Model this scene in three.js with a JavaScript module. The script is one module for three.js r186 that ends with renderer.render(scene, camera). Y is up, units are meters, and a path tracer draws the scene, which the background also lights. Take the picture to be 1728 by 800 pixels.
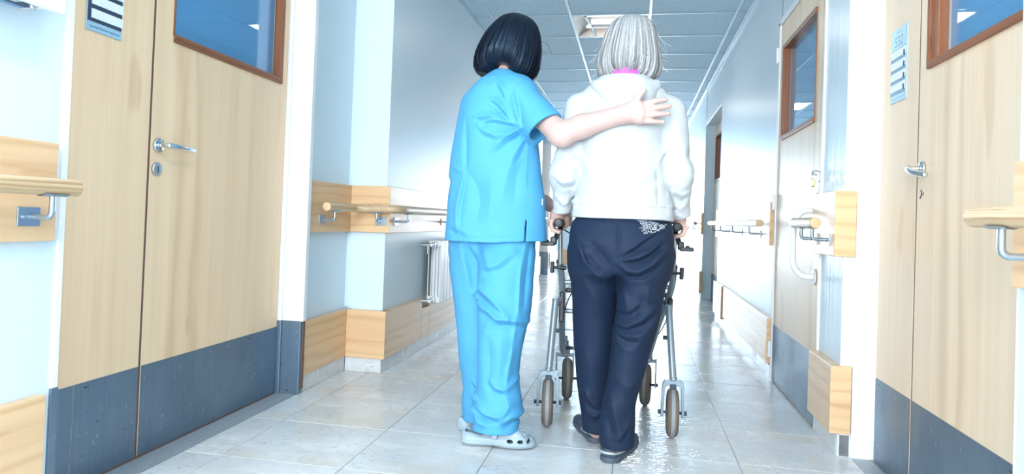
import * as THREE from 'three';
import { RoundedBoxGeometry } from 'three/addons/geometries/RoundedBoxGeometry.js';
import { mergeGeometries, mergeVertices } from 'three/addons/utils/BufferGeometryUtils.js';
import { RectAreaLightUniformsLib } from 'three/addons/lights/RectAreaLightUniformsLib.js';

// ---------- camera, sky, daylight, exposure (x right, y up, -z down the corridor; "d" below is distance down the corridor) ----------
RectAreaLightUniformsLib.init();
const scene = new THREE.Scene();
const renderer = new THREE.WebGLRenderer({ antialias: true });
renderer.toneMapping = THREE.LinearToneMapping;
renderer.toneMappingExposure = 1.0;
renderer.shadowMap.enabled = true;
scene.background = new THREE.Color().setRGB(2.6, 3.0, 3.4);          // bright overcast sky beyond the two glazed ends

const camera = new THREE.PerspectiveCamera(2 * Math.atan(576 / 1138.6) * 180 / Math.PI, 1728 / 800, 0.05, 200);
camera.setViewOffset(1728, 1152, 0, 226.1, 1728, 800);
camera.position.set(0, 0.87, 0);
{
  const yaw = 0.18004, pitch = 0.01721, roll = 0.03601;
  const f = new THREE.Vector3(-Math.sin(yaw) * Math.cos(pitch), Math.sin(pitch), -Math.cos(yaw) * Math.cos(pitch));
  const r = new THREE.Vector3(Math.cos(yaw), 0, -Math.sin(yaw));
  const u = new THREE.Vector3().crossVectors(r, f);
  camera.up.copy(u.multiplyScalar(Math.cos(roll)).addScaledVector(r, -Math.sin(roll)));
  camera.lookAt(camera.position.clone().add(f));
}
function areaLight(w, h, color, intensity, pos, target) {
  const l = new THREE.RectAreaLight(color, intensity, w, h);
  l.position.set(...pos); l.lookAt(...target); scene.add(l); return l;
}
const DAY = new THREE.Color().setRGB(1.0, 0.985, 0.975);
areaLight(1.6, 2.1, new THREE.Color().setRGB(0.90, 0.98, 1.06), 42, [-0.2, 1.2, -16.88], [-0.2, 1.2, 0]);     // daylight through the glazed far end
areaLight(1.12, 1.56, DAY, 37, [-0.94, 1.52, 2.52], [-0.94, 1.52, -5]);     // daylight through the window behind the camera

// ---------- small tools ----------
let seed = 12345;
const rnd = () => { seed = (seed * 1664525 + 1013904223) >>> 0; return seed / 4294967296; };
const rr = (a, b) => a + (b - a) * rnd();
const clamp = (v, a = 0, b = 1) => Math.min(b, Math.max(a, v));
const lerp = (a, b, t) => a + (b - a) * t;
const sst = (a, b, x) => { const t = clamp((x - a) / (b - a)); return t * t * (3 - 2 * t); };
const names = new Map();
function numbered(name) {
  const n = names.get(name) || 0; names.set(name, n + 1);
  return n ? `${name}_${String(n).padStart(3, '0')}` : name;
}
function shade(o) { o.traverse(c => { if (c.isMesh) { c.castShadow = true; c.receiveShadow = true; } }); return o; }
function tag(o, label, category, group) { o.userData.label = label; if (category) o.userData.category = category; if (group) o.userData.group = group; return o; }
function thing(name, label, category, pos = [0, 0, 0], group) {
  const g = new THREE.Group(); g.name = numbered(name); g.position.set(...pos); scene.add(g); return tag(g, label, category, group);
}
function part(name, geo, mat, parent, label) {
  const m = new THREE.Mesh(Array.isArray(geo) ? merge(geo) : geo, mat); m.name = name; m.castShadow = m.receiveShadow = true; parent.add(m);
  if (label) m.userData.label = label; return m;
}
function structGroup(name, label) { const g = new THREE.Group(); g.name = name; g.userData.kind = 'structure'; g.userData.label = label; scene.add(g); return g; }
function struct(name, geo, mat, label) { const m = part(name, geo, mat, scene, label); m.userData.kind = 'structure'; return m; }
function merge(list) {
  const a = list.map(g => { const q = g.index ? g.toNonIndexed() : g.clone(); for (const k of Object.keys(q.attributes)) if (!['position', 'normal', 'uv'].includes(k)) q.deleteAttribute(k);
    if (!q.attributes.uv) q.setAttribute('uv', new THREE.BufferAttribute(new Float32Array(q.attributes.position.count * 2), 2)); return q; });
  return a.length > 1 ? mergeGeometries(a) : a[0];
}
// uv in metres from the side a face points to; grain: 0 keeps v upright, 1 lays v along the length
function boxUV(g, grain = 0, ou = 0, ov = 0) {
  const q = g.index ? g.toNonIndexed() : g, p = q.attributes.position, uv = new Float32Array(p.count * 2);
  const a = new THREE.Vector3(), b = new THREE.Vector3(), c = new THREE.Vector3();
  for (let i = 0; i < p.count; i += 3) {
    a.fromBufferAttribute(p, i); b.fromBufferAttribute(p, i + 1); c.fromBufferAttribute(p, i + 2);
    const n = b.clone().sub(a).cross(c.clone().sub(a)); const ax = Math.abs(n.x), ay = Math.abs(n.y), az = Math.abs(n.z);
    [a, b, c].forEach((v, k) => {
      let s, t; if (ax >= ay && ax >= az) { s = v.z; t = v.y; } else if (ay >= az) { s = v.x; t = v.z; } else { s = v.x; t = v.y; }
      if (grain) [s, t] = [t, s];
      uv[(i + k) * 2] = s + ou; uv[(i + k) * 2 + 1] = t + ov;
    });
  }
  q.setAttribute('uv', new THREE.BufferAttribute(uv, 2)); return q;
}
// a box from x0..x1, y0..y1, d0..d1 with softened edges
function B(x0, x1, y0, y1, d0, d1, r = 0.002, grain = 0, ou = 0, ov = 0) {
  const w = x1 - x0, h = y1 - y0, l = d1 - d0; r = Math.min(r, w * 0.45, h * 0.45, l * 0.45);
  const g = r > 0 ? new RoundedBoxGeometry(w, h, l, 1, r) : new THREE.BoxGeometry(w, h, l);
  g.translate((x0 + x1) / 2, (y0 + y1) / 2, -(d0 + d1) / 2); return boxUV(g, grain, ou, ov);
}
const V = (x, y, d) => new THREE.Vector3(x, y, -d);
function tube(pts, r, seg = 24, rad = 12, closed = false, sharp = 0) {   // pts in x, y, d
  const v = pts.map(p => V(...p)); let curve;
  if (sharp > 0) {                                                      // straight runs with rounded corners
    curve = new THREE.CurvePath(); let last = v[0];
    for (let i = 1; i < v.length - 1; i++) {
      const k = v[i], i0 = k.clone().add(v[i - 1].clone().sub(k).setLength(sharp)), i1 = k.clone().add(v[i + 1].clone().sub(k).setLength(sharp));
      curve.add(new THREE.LineCurve3(last, i0)); curve.add(new THREE.QuadraticBezierCurve3(i0, k, i1)); last = i1;
    }
    curve.add(new THREE.LineCurve3(last, v[v.length - 1]));
  } else curve = v.length === 2 ? new THREE.LineCurve3(v[0], v[1]) : new THREE.CatmullRomCurve3(v, closed);
  return new THREE.TubeGeometry(curve, seg, r, rad, closed);
}
function rod(a, b, r, rad = 16, r2 = r) {                               // capped, edges softened
  const A = V(...a), Bv = V(...b), L = A.distanceTo(Bv), e = Math.min(r, r2) * 0.18;
  const g = new THREE.LatheGeometry([[0, 0], [r - e, 0], [r, e], [r2, L - e], [r2 - e, L], [0, L]].map(q => new THREE.Vector2(...q)), rad);
  g.applyQuaternion(new THREE.Quaternion().setFromUnitVectors(new THREE.Vector3(0, 1, 0), Bv.clone().sub(A).normalize())); g.translate(A.x, A.y, A.z); return g;
}
function lathe(profile, a, dir, rad = 24) {
  const g = new THREE.LatheGeometry(profile.map(q => new THREE.Vector2(...q)), rad);
  g.applyQuaternion(new THREE.Quaternion().setFromUnitVectors(new THREE.Vector3(0, 1, 0), new THREE.Vector3(dir[0], dir[1], -dir[2]).normalize())); const A = V(...a); g.translate(A.x, A.y, A.z); return g;
}

// ---------- noise and textures ----------
function hash(x, y, s) { let h = (x * 374761393 + y * 668265263 + s * 974634777) | 0; h = Math.imul(h ^ (h >>> 13), 1274126177); return ((h ^ (h >>> 16)) >>> 0) / 4294967296; }
function vnoise(x, y, px, py, s) {                                      // repeats every px, py cells
  const xi = Math.floor(x), yi = Math.floor(y), fx = x - xi, fy = y - yi, u = fx * fx * (3 - 2 * fx), v = fy * fy * (3 - 2 * fy);
  const m = (a, n) => ((a % n) + n) % n, x0 = m(xi, px), x1 = m(xi + 1, px), y0 = m(yi, py), y1 = m(yi + 1, py);
  return lerp(lerp(hash(x0, y0, s), hash(x1, y0, s), u), lerp(hash(x0, y1, s), hash(x1, y1, s), u), v);
}
const fbm = (u, v, fx, fy, s, o = 4) => { let a = 0, k = 0.5, t = 0; for (let i = 0; i < o; i++) { a += k * vnoise(u * fx, v * fy, fx, fy, s + i * 17); t += k; k *= 0.5; fx *= 2; fy *= 2; } return a / t; };
function tex(w, h, fn, size, srgb = true) {                             // fn(u, v) -> [r, g, b] 0..1; size = metres covered
  const d = new Uint8Array(w * h * 4);
  for (let j = 0; j < h; j++) for (let i = 0; i < w; i++) {
    const c = fn(i / w, j / h), k = (j * w + i) * 4;
    d[k] = clamp(c[0]) * 255; d[k + 1] = clamp(c[1]) * 255; d[k + 2] = clamp(c[2]) * 255; d[k + 3] = 255;
  }
  const t = new THREE.DataTexture(d, w, h, THREE.RGBAFormat); t.wrapS = t.wrapT = THREE.RepeatWrapping; t.magFilter = THREE.LinearFilter; t.minFilter = THREE.LinearMipmapLinearFilter; t.generateMipmaps = true;
  if (srgb) t.colorSpace = THREE.SRGBColorSpace; t.repeat.set(1 / size[0], 1 / size[1]); t.needsUpdate = true; return t;
}
const grey = v => [v, v, v];
const mix3 = (a, b, t) => [lerp(a[0], b[0], t), lerp(a[1], b[1], t), lerp(a[2], b[2], t)];
function woodFn(base, dark, s, strength = 1) {
  return (u, v) => {
    const w = fbm(u, v, 3, 2, s, 3), fine = fbm(u, v, 120, 3, s + 5, 3), band = fbm(u, v, 14, 2, s + 9, 3);
    const ring = 0.5 + 0.5 * Math.sin((u * 9 + 1.7 * w + 0.6 * band) * Math.PI * 2), cath = Math.pow(ring, 3) * sst(0.45, 0.7, fbm(u, v, 5, 1, s + 31, 2));
    const knot = sst(0.72, 0.82, fbm(u, v, 9, 5, s + 77, 3)) * 0.35;
    const t = clamp((0.20 * fine + 0.42 * band + 0.42 * cath + knot - 0.17) * strength);
    return mix3(base, dark, t);
  };
}
const tWoodDoor = tex(768, 1024, woodFn([0.975, 0.852, 0.70], [0.825, 0.66, 0.485], 3, 0.95), [1.05, 2.1]);
const tWoodPale = tex(768, 1024, woodFn([0.935, 0.845, 0.735], [0.80, 0.675, 0.535], 41, 0.95), [1.05, 2.1]);
const tWoodBoard = tex(512, 1024, woodFn([0.92, 0.775, 0.605], [0.78, 0.60, 0.42], 83, 0.9), [0.5, 1.6]);
const tWoodRail = tex(256, 1024, woodFn([0.88, 0.77, 0.62], [0.60, 0.46, 0.32], 19, 1.3), [0.2, 0.9]);
const tStone = tex(1024, 1024, (u, v) => {
  const big = fbm(u, v, 4, 4, 5, 5), vein = fbm(u, v, 4, 18, 71, 5), mid = fbm(u, v, 40, 40, 9, 3), fine = fbm(u, v, 200, 200, 13, 2), rust = sst(0.5, 0.8, fbm(u, v, 5, 7, 55, 5));
  const pit = sst(0.62, 0.8, fbm(u, v, 90, 160, 23, 2)) * sst(0.42, 0.62, fbm(u, v, 9, 9, 29, 3));
  const t = clamp(0.55 * big + 0.45 * vein + 0.3 * mid + 0.3 * fine - 0.36);
  let c = mix3([0.925, 0.93, 0.925], [0.745, 0.765, 0.775], t); c = mix3(c, [0.83, 0.785, 0.72], rust * 0.4); return mix3(c, [0.55, 0.57, 0.59], pit * 0.28);
}, [1.3, 1.3]);
const tStoneBump = tex(1024, 1024, (u, v) => grey(0.6 + 0.25 * (fbm(u, v, 14, 20, 9, 4) - 0.5) + 0.12 * (fbm(u, v, 120, 120, 13, 2) - 0.5) - 0.45 * sst(0.62, 0.8, fbm(u, v, 90, 160, 23, 2)) * sst(0.42, 0.62, fbm(u, v, 9, 9, 29, 3))), [1.3, 1.3], false);
const tStoneRough = tex(512, 512, (u, v) => grey(0.11 + 0.22 * fbm(u, v, 10, 14, 44, 4)), [1.3, 1.3], false);
const tSteel = tex(512, 512, (u, v) => {
  const st = fbm(u, v, 160, 4, 7, 3), blot = fbm(u, v, 5, 5, 8, 4), sc = sst(0.80, 0.9, fbm(u, v, 60, 40, 29, 2)), dot = sst(0.88, 0.93, fbm(u, v, 60, 60, 61, 2));
  let c = mix3([0.52, 0.59, 0.655], [0.40, 0.475, 0.545], clamp(0.4 * st + 0.8 * blot - 0.15)); c = mix3(c, [0.74, 0.77, 0.80], sc * 0.4); return mix3(c, [0.25, 0.22, 0.20], dot * 0.7);
}, [0.9, 0.9]);
const tSteelRough = tex(256, 256, (u, v) => grey(0.30 + 0.25 * fbm(u, v, 6, 6, 4, 4)), [0.9, 0.9], false);
const tWallBump = tex(512, 512, (u, v) => grey(0.7 * fbm(u, v, 60, 5, 3, 3) + 0.3 * fbm(u, v, 90, 90, 6, 2)), [0.9, 1.6], false);
const tCeil = tex(512, 512, (u, v) => { const s = fbm(u, v, 128, 128, 2, 2), p = sst(0.6, 0.75, fbm(u, v, 90, 90, 8, 2)); return mix3([0.76 + 0.08 * (s - 0.5), 0.87 + 0.08 * (s - 0.5), 0.935 + 0.06 * (s - 0.5)], [0.61, 0.74, 0.82], p * 0.6); }, [0.6, 0.6]);
const tCeilBump = tex(512, 512, (u, v) => grey(fbm(u, v, 80, 80, 2, 3)), [0.6, 0.6], false);
const tPlate = tex(256, 256, (u, v) => { const a = Math.sin((u + v) * Math.PI * 2 * 8), b = Math.sin((u - v) * Math.PI * 2 * 8); return grey(0.4 + 0.5 * sst(0.1, 0.6, a * b)); }, [0.2, 0.2], false);
const tWeave = tex(256, 256, (u, v) => grey(0.5 + 0.25 * Math.sin(u * 804) * Math.sin(v * 804) + 0.3 * (fbm(u, v, 30, 30, 5, 3) - 0.5)), [0.12, 0.12], false);

const S = (o) => new THREE.MeshPhysicalMaterial(o);
const lin = (r, g, b) => new THREE.Color().setRGB(r, g, b);
const M = {
  wall: S({ color: lin(0.66, 0.79, 0.87), roughness: 0.3, bumpMap: tWallBump, bumpScale: 0.0016, specularIntensity: 0.8 }),
  wallSmooth: S({ color: lin(0.69, 0.815, 0.885), roughness: 0.36, bumpMap: tCeilBump, bumpScale: 0.0003, specularIntensity: 0.8 }),
  white: S({ color: lin(0.86, 0.88, 0.89), roughness: 0.35 }),
  woodDoor: S({ map: tWoodDoor, roughness: 0.36 }), woodPale: S({ map: tWoodPale, roughness: 0.4 }), board: S({ map: tWoodBoard, roughness: 0.3 }), rail: S({ map: tWoodRail, roughness: 0.32 }),
  endGrain: S({ color: lin(0.66, 0.46, 0.27), roughness: 0.5 }), edge: S({ color: lin(0.16, 0.08, 0.055), roughness: 0.6 }),
  frameWood: S({ color: lin(0.42, 0.20, 0.125), roughness: 0.42, map: tWoodRail }), frameDark: S({ color: lin(0.30, 0.20, 0.17), roughness: 0.4 }),
  tile: S({ map: tStone, bumpMap: tStoneBump, bumpScale: 0.0016, roughnessMap: tStoneRough, roughness: 1.0 }), grout: S({ color: lin(0.33, 0.38, 0.42), roughness: 0.9 }),
  steel: S({ map: tSteel, metalness: 0.72, roughnessMap: tSteelRough, roughness: 1.0 }), plate: S({ map: tex(256, 256, (u, v) => { const a = Math.sin((u + v) * Math.PI * 16), b = Math.sin((u - v) * Math.PI * 16); return mix3([0.60, 0.635, 0.655], [0.76, 0.785, 0.80], sst(0.0, 0.5, a * b)); }, [0.2, 0.2]), metalness: 0.25, roughness: 0.42, bumpMap: tPlate, bumpScale: 0.003 }),
  bracket: S({ color: lin(0.38, 0.46, 0.54), metalness: 0.85, roughness: 0.32 }), chrome: S({ color: lin(0.75, 0.78, 0.80), metalness: 1, roughness: 0.13 }), satin: S({ color: lin(0.60, 0.63, 0.66), metalness: 0.9, roughness: 0.3 }),
  ceil: S({ map: tCeil, bumpMap: tCeilBump, bumpScale: 0.002, roughness: 0.85 }), tbar: S({ color: lin(0.36, 0.48, 0.56), roughness: 0.4, metalness: 0.2 }),
  pane: S({ color: lin(0.85, 0.93, 0.98), transmission: 1, thickness: 0, roughness: 0.02, ior: 1.5 }),
  blind: S({ color: lin(0.20, 0.45, 0.66), roughness: 0.6 }),
  radiator: S({ color: lin(0.84, 0.87, 0.89), roughness: 0.28 }), brass: S({ color: lin(0.55, 0.42, 0.22), metalness: 0.9, roughness: 0.3 }),
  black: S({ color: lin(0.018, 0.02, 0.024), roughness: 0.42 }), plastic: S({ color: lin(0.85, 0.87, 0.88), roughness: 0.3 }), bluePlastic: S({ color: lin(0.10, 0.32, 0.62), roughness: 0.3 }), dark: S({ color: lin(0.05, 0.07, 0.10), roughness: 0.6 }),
};
// ---------- the corridor shell ----------
const CEIL = 2.49;
// walls: solid boxes with depth behind them
struct('wall_left', [
  B(-1.80, -1.53, 0, 2.62, -2.75, 1.575, 0.004), B(-2.1, -1.57, 2.1, 2.62, 1.575, 3.03, 0), B(-2.1, -1.78, 0, 2.1, 1.4, 3.1, 0),
  B(-2.1, -1.575, 0, 2.62, 3.025, 3.545, 0.003), B(-2.1, -1.35, 0, 2.62, 3.545, 9.75, 0.004), B(-2.1, -1.48, 2.1, 2.62, 9.75, 10.8, 0), B(-2.1, -1.56, 0, 2.1, 9.75, 10.8, 0), B(-2.1, -1.35, 0, 2.62, 10.8, 17.0, 0.004), B(-1.36, -1.12, 0, 2.62, 12.5, 12.7, 0.003)], M.wallSmooth, 'pale blue painted wall on the left of the corridor');
struct('wall_right', [
  B(0.785, 1.3, 0, 2.62, -2.75, 1.56, 0.004), B(0.88, 1.3, 2.1, 2.62, 1.56, 2.78, 0), B(1.08, 1.3, 0, 2.1, 1.4, 2.78, 0),
  B(0.805, 1.3, 0, 2.62, 2.815, 3.155, 0.003), B(0.9, 1.3, 0, 2.62, 3.15, 4.1, 0), B(0.805, 1.3, 2.045, 2.62, 3.15, 4.1, 0), B(0.805, 1.3, 0, 2.62, 4.088, 6.8, 0.003),
  B(0.96, 1.3, 0, 2.62, 6.8, 8.3, 0), B(0.81, 1.3, 2.12, 2.62, 6.8, 8.3, 0), B(0.805, 1.3, 0, 2.62, 8.3, 17.0, 0.003)], M.wall, 'pale blue painted wall on the right of the corridor');
struct('wall_front', [B(-2.1, -1.12, 0, 2.62, 17.0, 17.2, 0.003), B(0.72, 1.3, 0, 2.62, 17.0, 17.2, 0.003), B(-1.12, 0.72, 2.3, 2.62, 17.0, 17.2, 0)], M.wall, 'pale wall at the far end around the glazed doors');
struct('wall_back', [B(-1.8, -1.54, 0, 2.62, -2.75, -2.6, 0.003), B(-0.34, 1.3, 0, 2.62, -2.75, -2.6, 0.003), B(-1.54, -0.34, 0, 0.68, -2.75, -2.6, 0), B(-1.54, -0.34, 2.36, 2.62, -2.75, -2.6, 0)], M.wall, 'pale wall behind the camera around a window');
{ // glazed doors at the far end, window behind the camera
  const w = structGroup('window_1', 'tall glazed end doors with bright daylight behind them');
  part('window_frame', [B(-1.12, -1.06, 0, 2.3, 17.05, 17.12), B(0.66, 0.72, 0, 2.3, 17.05, 17.12), B(-1.06, 0.66, 2.24, 2.3, 17.05, 17.12), B(-1.06, 0.66, 0, 0.08, 17.05, 17.12), B(-0.225, -0.175, 0.08, 2.24, 17.05, 17.12)], M.white, w);
  part('pane', B(-1.06, -0.225, 0.08, 2.24, 17.08, 17.086, 0), M.pane, w); part('pane', B(-0.175, 0.66, 0.08, 2.24, 17.08, 17.086, 0), M.pane, w);
  const q = structGroup('window_2', 'window in the wall behind the camera');
  part('window_frame', [B(-1.54, -1.48, 0.68, 2.36, -2.7, -2.64), B(-0.40, -0.34, 0.68, 2.36, -2.7, -2.64), B(-1.48, -0.40, 2.30, 2.36, -2.7, -2.64), B(-1.48, -0.40, 0.68, 0.74, -2.7, -2.64)], M.white, q);
  part('pane', B(-1.48, -0.40, 0.74, 2.30, -2.675, -2.669, 0), M.pane, q);
}
{ // floor: bed with tiles laid on it, joints left open
  const f = structGroup('floor', 'grey beige stone tiled corridor floor');
  part('grout_bed', [B(-2.1, 1.3, -0.12, -0.0035, -2.75, 17.7, 0)], M.grout, f);
  const xs = [-1.556, -1.4085, -0.955, -0.5015, -0.048, 0.4055, 0.915], j = 0.0016;
  const shapes = new Map();
  const tileGeo = (w, l, k) => {
    const key = `${w.toFixed(3)},${l.toFixed(3)},${k}`; if (!shapes.has(key)) { const g = new RoundedBoxGeometry(w, 0.02, l, 1, 0.0012); g.translate(0, -0.01, 0); shapes.set(key, boxUV(g, 0, 0.37 * k, 0.23 * k * k)); } return shapes.get(key);
  };
  for (let r = -4; r < 34; r++) for (let c = 0; c < xs.length - 1; c++) {
    const d0 = 2.612 + 0.432 * r + j, d1 = d0 + 0.432 - 2 * j, x0 = xs[c] + j, x1 = xs[c + 1] - j;
    const m = part('floor_tile', tileGeo(x1 - x0, d1 - d0, Math.floor(hash(r + 9, c, 4) * 6)), M.tile, f);
    m.position.set((x0 + x1) / 2, hash(r + 7, c, 8) * 0.0005 - 0.0003, -(d0 + d1) / 2);
  }
  part('floor_behind', [B(-1.556, 0.915, -0.02, 0, -2.6, 0.88, 0)], M.tile, f);
  for (const [x0, x1, d0, d1] of [[-1.662, -1.5575, 1.6, 2.995], [0.9165, 0.925, 1.57, 2.79], [0.845, 0.915, 1.57, 2.786]]) part('threshold_plate', B(x0, x1, -0.02, 0.0015, d0, d1, 0.001), M.plate, f, 'patterned metal threshold strip');
}
{ // ceiling: panels in a metal grid
  const c = structGroup('ceiling', 'suspended ceiling of speckled square panels in a metal grid');
  part('ceiling_slab', [B(-2.1, 1.3, CEIL + 0.12, CEIL + 0.2, -2.75, 17.2, 0), B(-1.8, 1.0, CEIL + 0.004, CEIL + 0.02, -2.75, 3.3, 0)], M.ceil, c);
  const xs = [-1.353, -1.186, -0.548, 0.07, 0.712, 0.808];
  const lightCells = new Set(['2:4', '2:10', '2:16']);
  for (let r = 0; r < 23; r++) for (let k = 0; k < 5; k++) {
    if (lightCells.has(`${k}:${r}`) || r < 0) continue;
    const d0 = 5.292 + 0.632 * (r - 4), d1 = Math.min(d0 + 0.632, 17.0); if (d0 > 16.8 || d0 < 2.7) continue;
    const x0 = xs[k], x1 = xs[k + 1];
    part('ceiling_panel', B(x0 + 0.004, x1 - 0.004, CEIL + 0.004 + hash(r, k, 2) * 0.002, CEIL + 0.018, d0 + 0.004, d1 - 0.004, 0.002, 0, hash(r, k, 5), hash(r, k, 6)), M.ceil, c);
  }
  for (const x of xs.slice(1, 5)) part('grid_bar', B(x - 0.010, x + 0.010, CEIL - 0.001, CEIL + 0.03, 2.76, 17.0, 0.0015), M.tbar, c);
  for (let r = 0; r < 23; r++) { const d = 5.292 + 0.632 * (r - 4); if (d > 16.9 || d < 2.7) continue; for (let k = 0; k < 5; k++) part('grid_bar', B(xs[k] + 0.012, xs[k + 1] - 0.012, CEIL, CEIL + 0.028, d - 0.007, d + 0.007, 0.0012), M.tbar, c); }
  part('wall_angle', B(-1.352, -1.328, CEIL - 0.004, CEIL + 0.002, 3.55, 17.0, 0.001), M.tbar, c); part('wall_angle', B(0.783, 0.807, CEIL - 0.004, CEIL + 0.002, 2.82, 17.0, 0.001), M.tbar, c);
}
{ // recessed luminaires, one per six panels
  const lamp = S({ color: lin(1, 1, 1), emissive: lin(1, 0.97, 0.93), emissiveIntensity: 4, roughness: 0.4 });
  const refl = S({ color: lin(0.62, 0.58, 0.54), metalness: 0.3, roughness: 0.4 });
  [['recessed louvred ceiling light behind the grey-haired head', 5.292], ['farther recessed ceiling light deep down the corridor', 9.084], ['ceiling light over the camera, out of the picture', 0.5]].forEach(([label, d], i) => {
    const x0 = -0.536, x1 = 0.058, d0 = d + 0.014, d1 = d + 0.618, g = thing('ceiling_light', label, 'ceiling light', [0, 0, 0], 'recessed ceiling lights'), y = CEIL;
    part('housing', [B(x0, x1, y + 0.085, y + 0.095, d0, d1, 0), B(x0, x0 + 0.004, y, y + 0.09, d0, d1, 0), B(x1 - 0.004, x1, y, y + 0.09, d0, d1, 0), B(x0, x1, y, y + 0.09, d0, d0 + 0.004, 0), B(x0, x1, y, y + 0.09, d1 - 0.004, d1, 0)], refl, g);
    for (const [a, b, s] of [[x0, x0 + 0.13, 1], [x1, x1 - 0.13, -1]]) {          // sloping end reflectors with a slanted bar
      const sh = new THREE.BufferGeometry(); const q = [V(a, y + 0.002, d0 + 0.01), V(a, y + 0.002, d1 - 0.01), V(b, y + 0.08, d1 - 0.06), V(b, y + 0.08, d0 + 0.06)];
      sh.setFromPoints([q[0], q[1], q[2], q[0], q[2], q[3], q[0], q[2], q[1], q[0], q[3], q[2]]); sh.computeVertexNormals(); part('end_reflector', sh, refl, g);
      part('cross_blade', [tube([[a + s * 0.10, y + 0.006, d0 + 0.02], [a + s * 0.13, y + 0.012, (d0 + d1) / 2], [a + s * 0.15, y + 0.004, d1 - 0.02]], 0.011, 12, 6)], M.tbar, g);
    }
    part('louvre', [B(x0 + 0.13, x1 - 0.13, y + 0.004, y + 0.05, d0 + 0.235, d0 + 0.247), B(x0 + 0.13, x1 - 0.13, y + 0.004, y + 0.05, d0 + 0.33, d0 + 0.342)], M.white, g);
    for (const o of [0.14, 0.46]) part('tube_lamp', rod([x0 + 0.08, y + 0.052, d0 + o], [x1 - 0.08, y + 0.052, d0 + o], 0.014, 12), lamp, g, 'glowing fluorescent tube');
    areaLight(0.5, 0.5, lin(1, 0.98, 0.95), i === 2 ? 25 : 10, [(x0 + x1) / 2, y - 0.006, -(d0 + d1) / 2], [(x0 + x1) / 2, 0, -(d0 + d1) / 2 - 0.001]);
  });
}
// ---------- door frames, doors ----------
const bx = (fx, dir, a, b, ...rest) => { const p = fx + dir * a, q = fx + dir * b; return B(Math.min(p, q), Math.max(p, q), ...rest); };   // a, b = depth behind the face
function ring(fx, dir, a, b, D0, D1, Y0, Y1, d0, d1, y0, y1, r, grain) {   // slab with a rectangular hole, four boxes
  return [bx(fx, dir, a, b, Y0, Y1, D0, d0, r, grain), bx(fx, dir, a, b, Y0, Y1, d1, D1, r, grain), bx(fx, dir, a, b, Y0, y0, d0, d1, r, grain), bx(fx, dir, a, b, y1, Y1, d0, d1, r, grain)];
}
function leaf(door, fx, dir, d0, d1, top, hole, mat, kick, trimW = 0.02) {
  const l = part('door_leaf', ring(fx, dir, 0, 0.042, d0, d1, 0.008, top, ...hole, 0.0008), mat, door);
  const [h0, h1, k0, k1] = hole;
  if (kick) part('kick_plate', bx(fx, dir, -0.0016, 0, 0.008, kick, d0 + 0.002, d1 - 0.002, 0.0006), M.steel, l, 'scuffed steel kick plate');
  part('window_trim', [bx(fx, dir, -0.010, 0.03, k0 - trimW, k0 + 0.004, h0 - 0.002, h1 + trimW, 0.003, 1), bx(fx, dir, -0.010, 0.03, k0, k1, h1 - 0.002, h1 + trimW, 0.003), bx(fx, dir, -0.010, 0.03, k1 - 0.002, k1 + trimW, h0 - 0.002, h1 + trimW, 0.003, 1), bx(fx, dir, -0.004, 0.03, k0, k1, h0 - 0.006, h0 + 0.002, 0.002)], M.frameWood, l, 'reddish brown wooden glazing trim');
  part('pane', bx(fx, dir, 0.024, 0.028, k0, k1, h0, h1, 0), M.pane, l);
  part('blind', bx(fx, dir, 0.034, 0.040, k0, k1, h0, h1, 0), M.blind, l, 'blue blind behind the glass');
  return l;
}
function lever(parent, fx, dir, y, d, sgn, bend = 0) {
  const h = part('lever_handle', [lathe([[0, 0], [0.026, 0], [0.026, 0.006], [0.023, 0.009], [0.012, 0.009], [0.011, 0.012]], [fx, y, d], [-dir, 0, 0]),
    rod([fx, y, d], [fx - dir * 0.048, y, d], 0.0095), tube([[fx - dir * 0.044, y, d - sgn * 0.004], [fx - dir * 0.054, y - bend * 0.2, d + sgn * 0.03], [fx - dir * 0.055, y - bend * 0.6, d + sgn * 0.07], [fx - dir * 0.046, y - bend, d + sgn * 0.135]], 0.0098, 20, 12),
    new THREE.SphereGeometry(0.0098, 12, 8).translate(fx - dir * 0.046, y - bend, -(d + sgn * 0.135)), new THREE.SphereGeometry(0.0112, 12, 8).translate(fx - dir * 0.045, y, -d)], M.chrome, parent, 'chrome lever handle on a round rose');
  return h;
}
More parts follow.
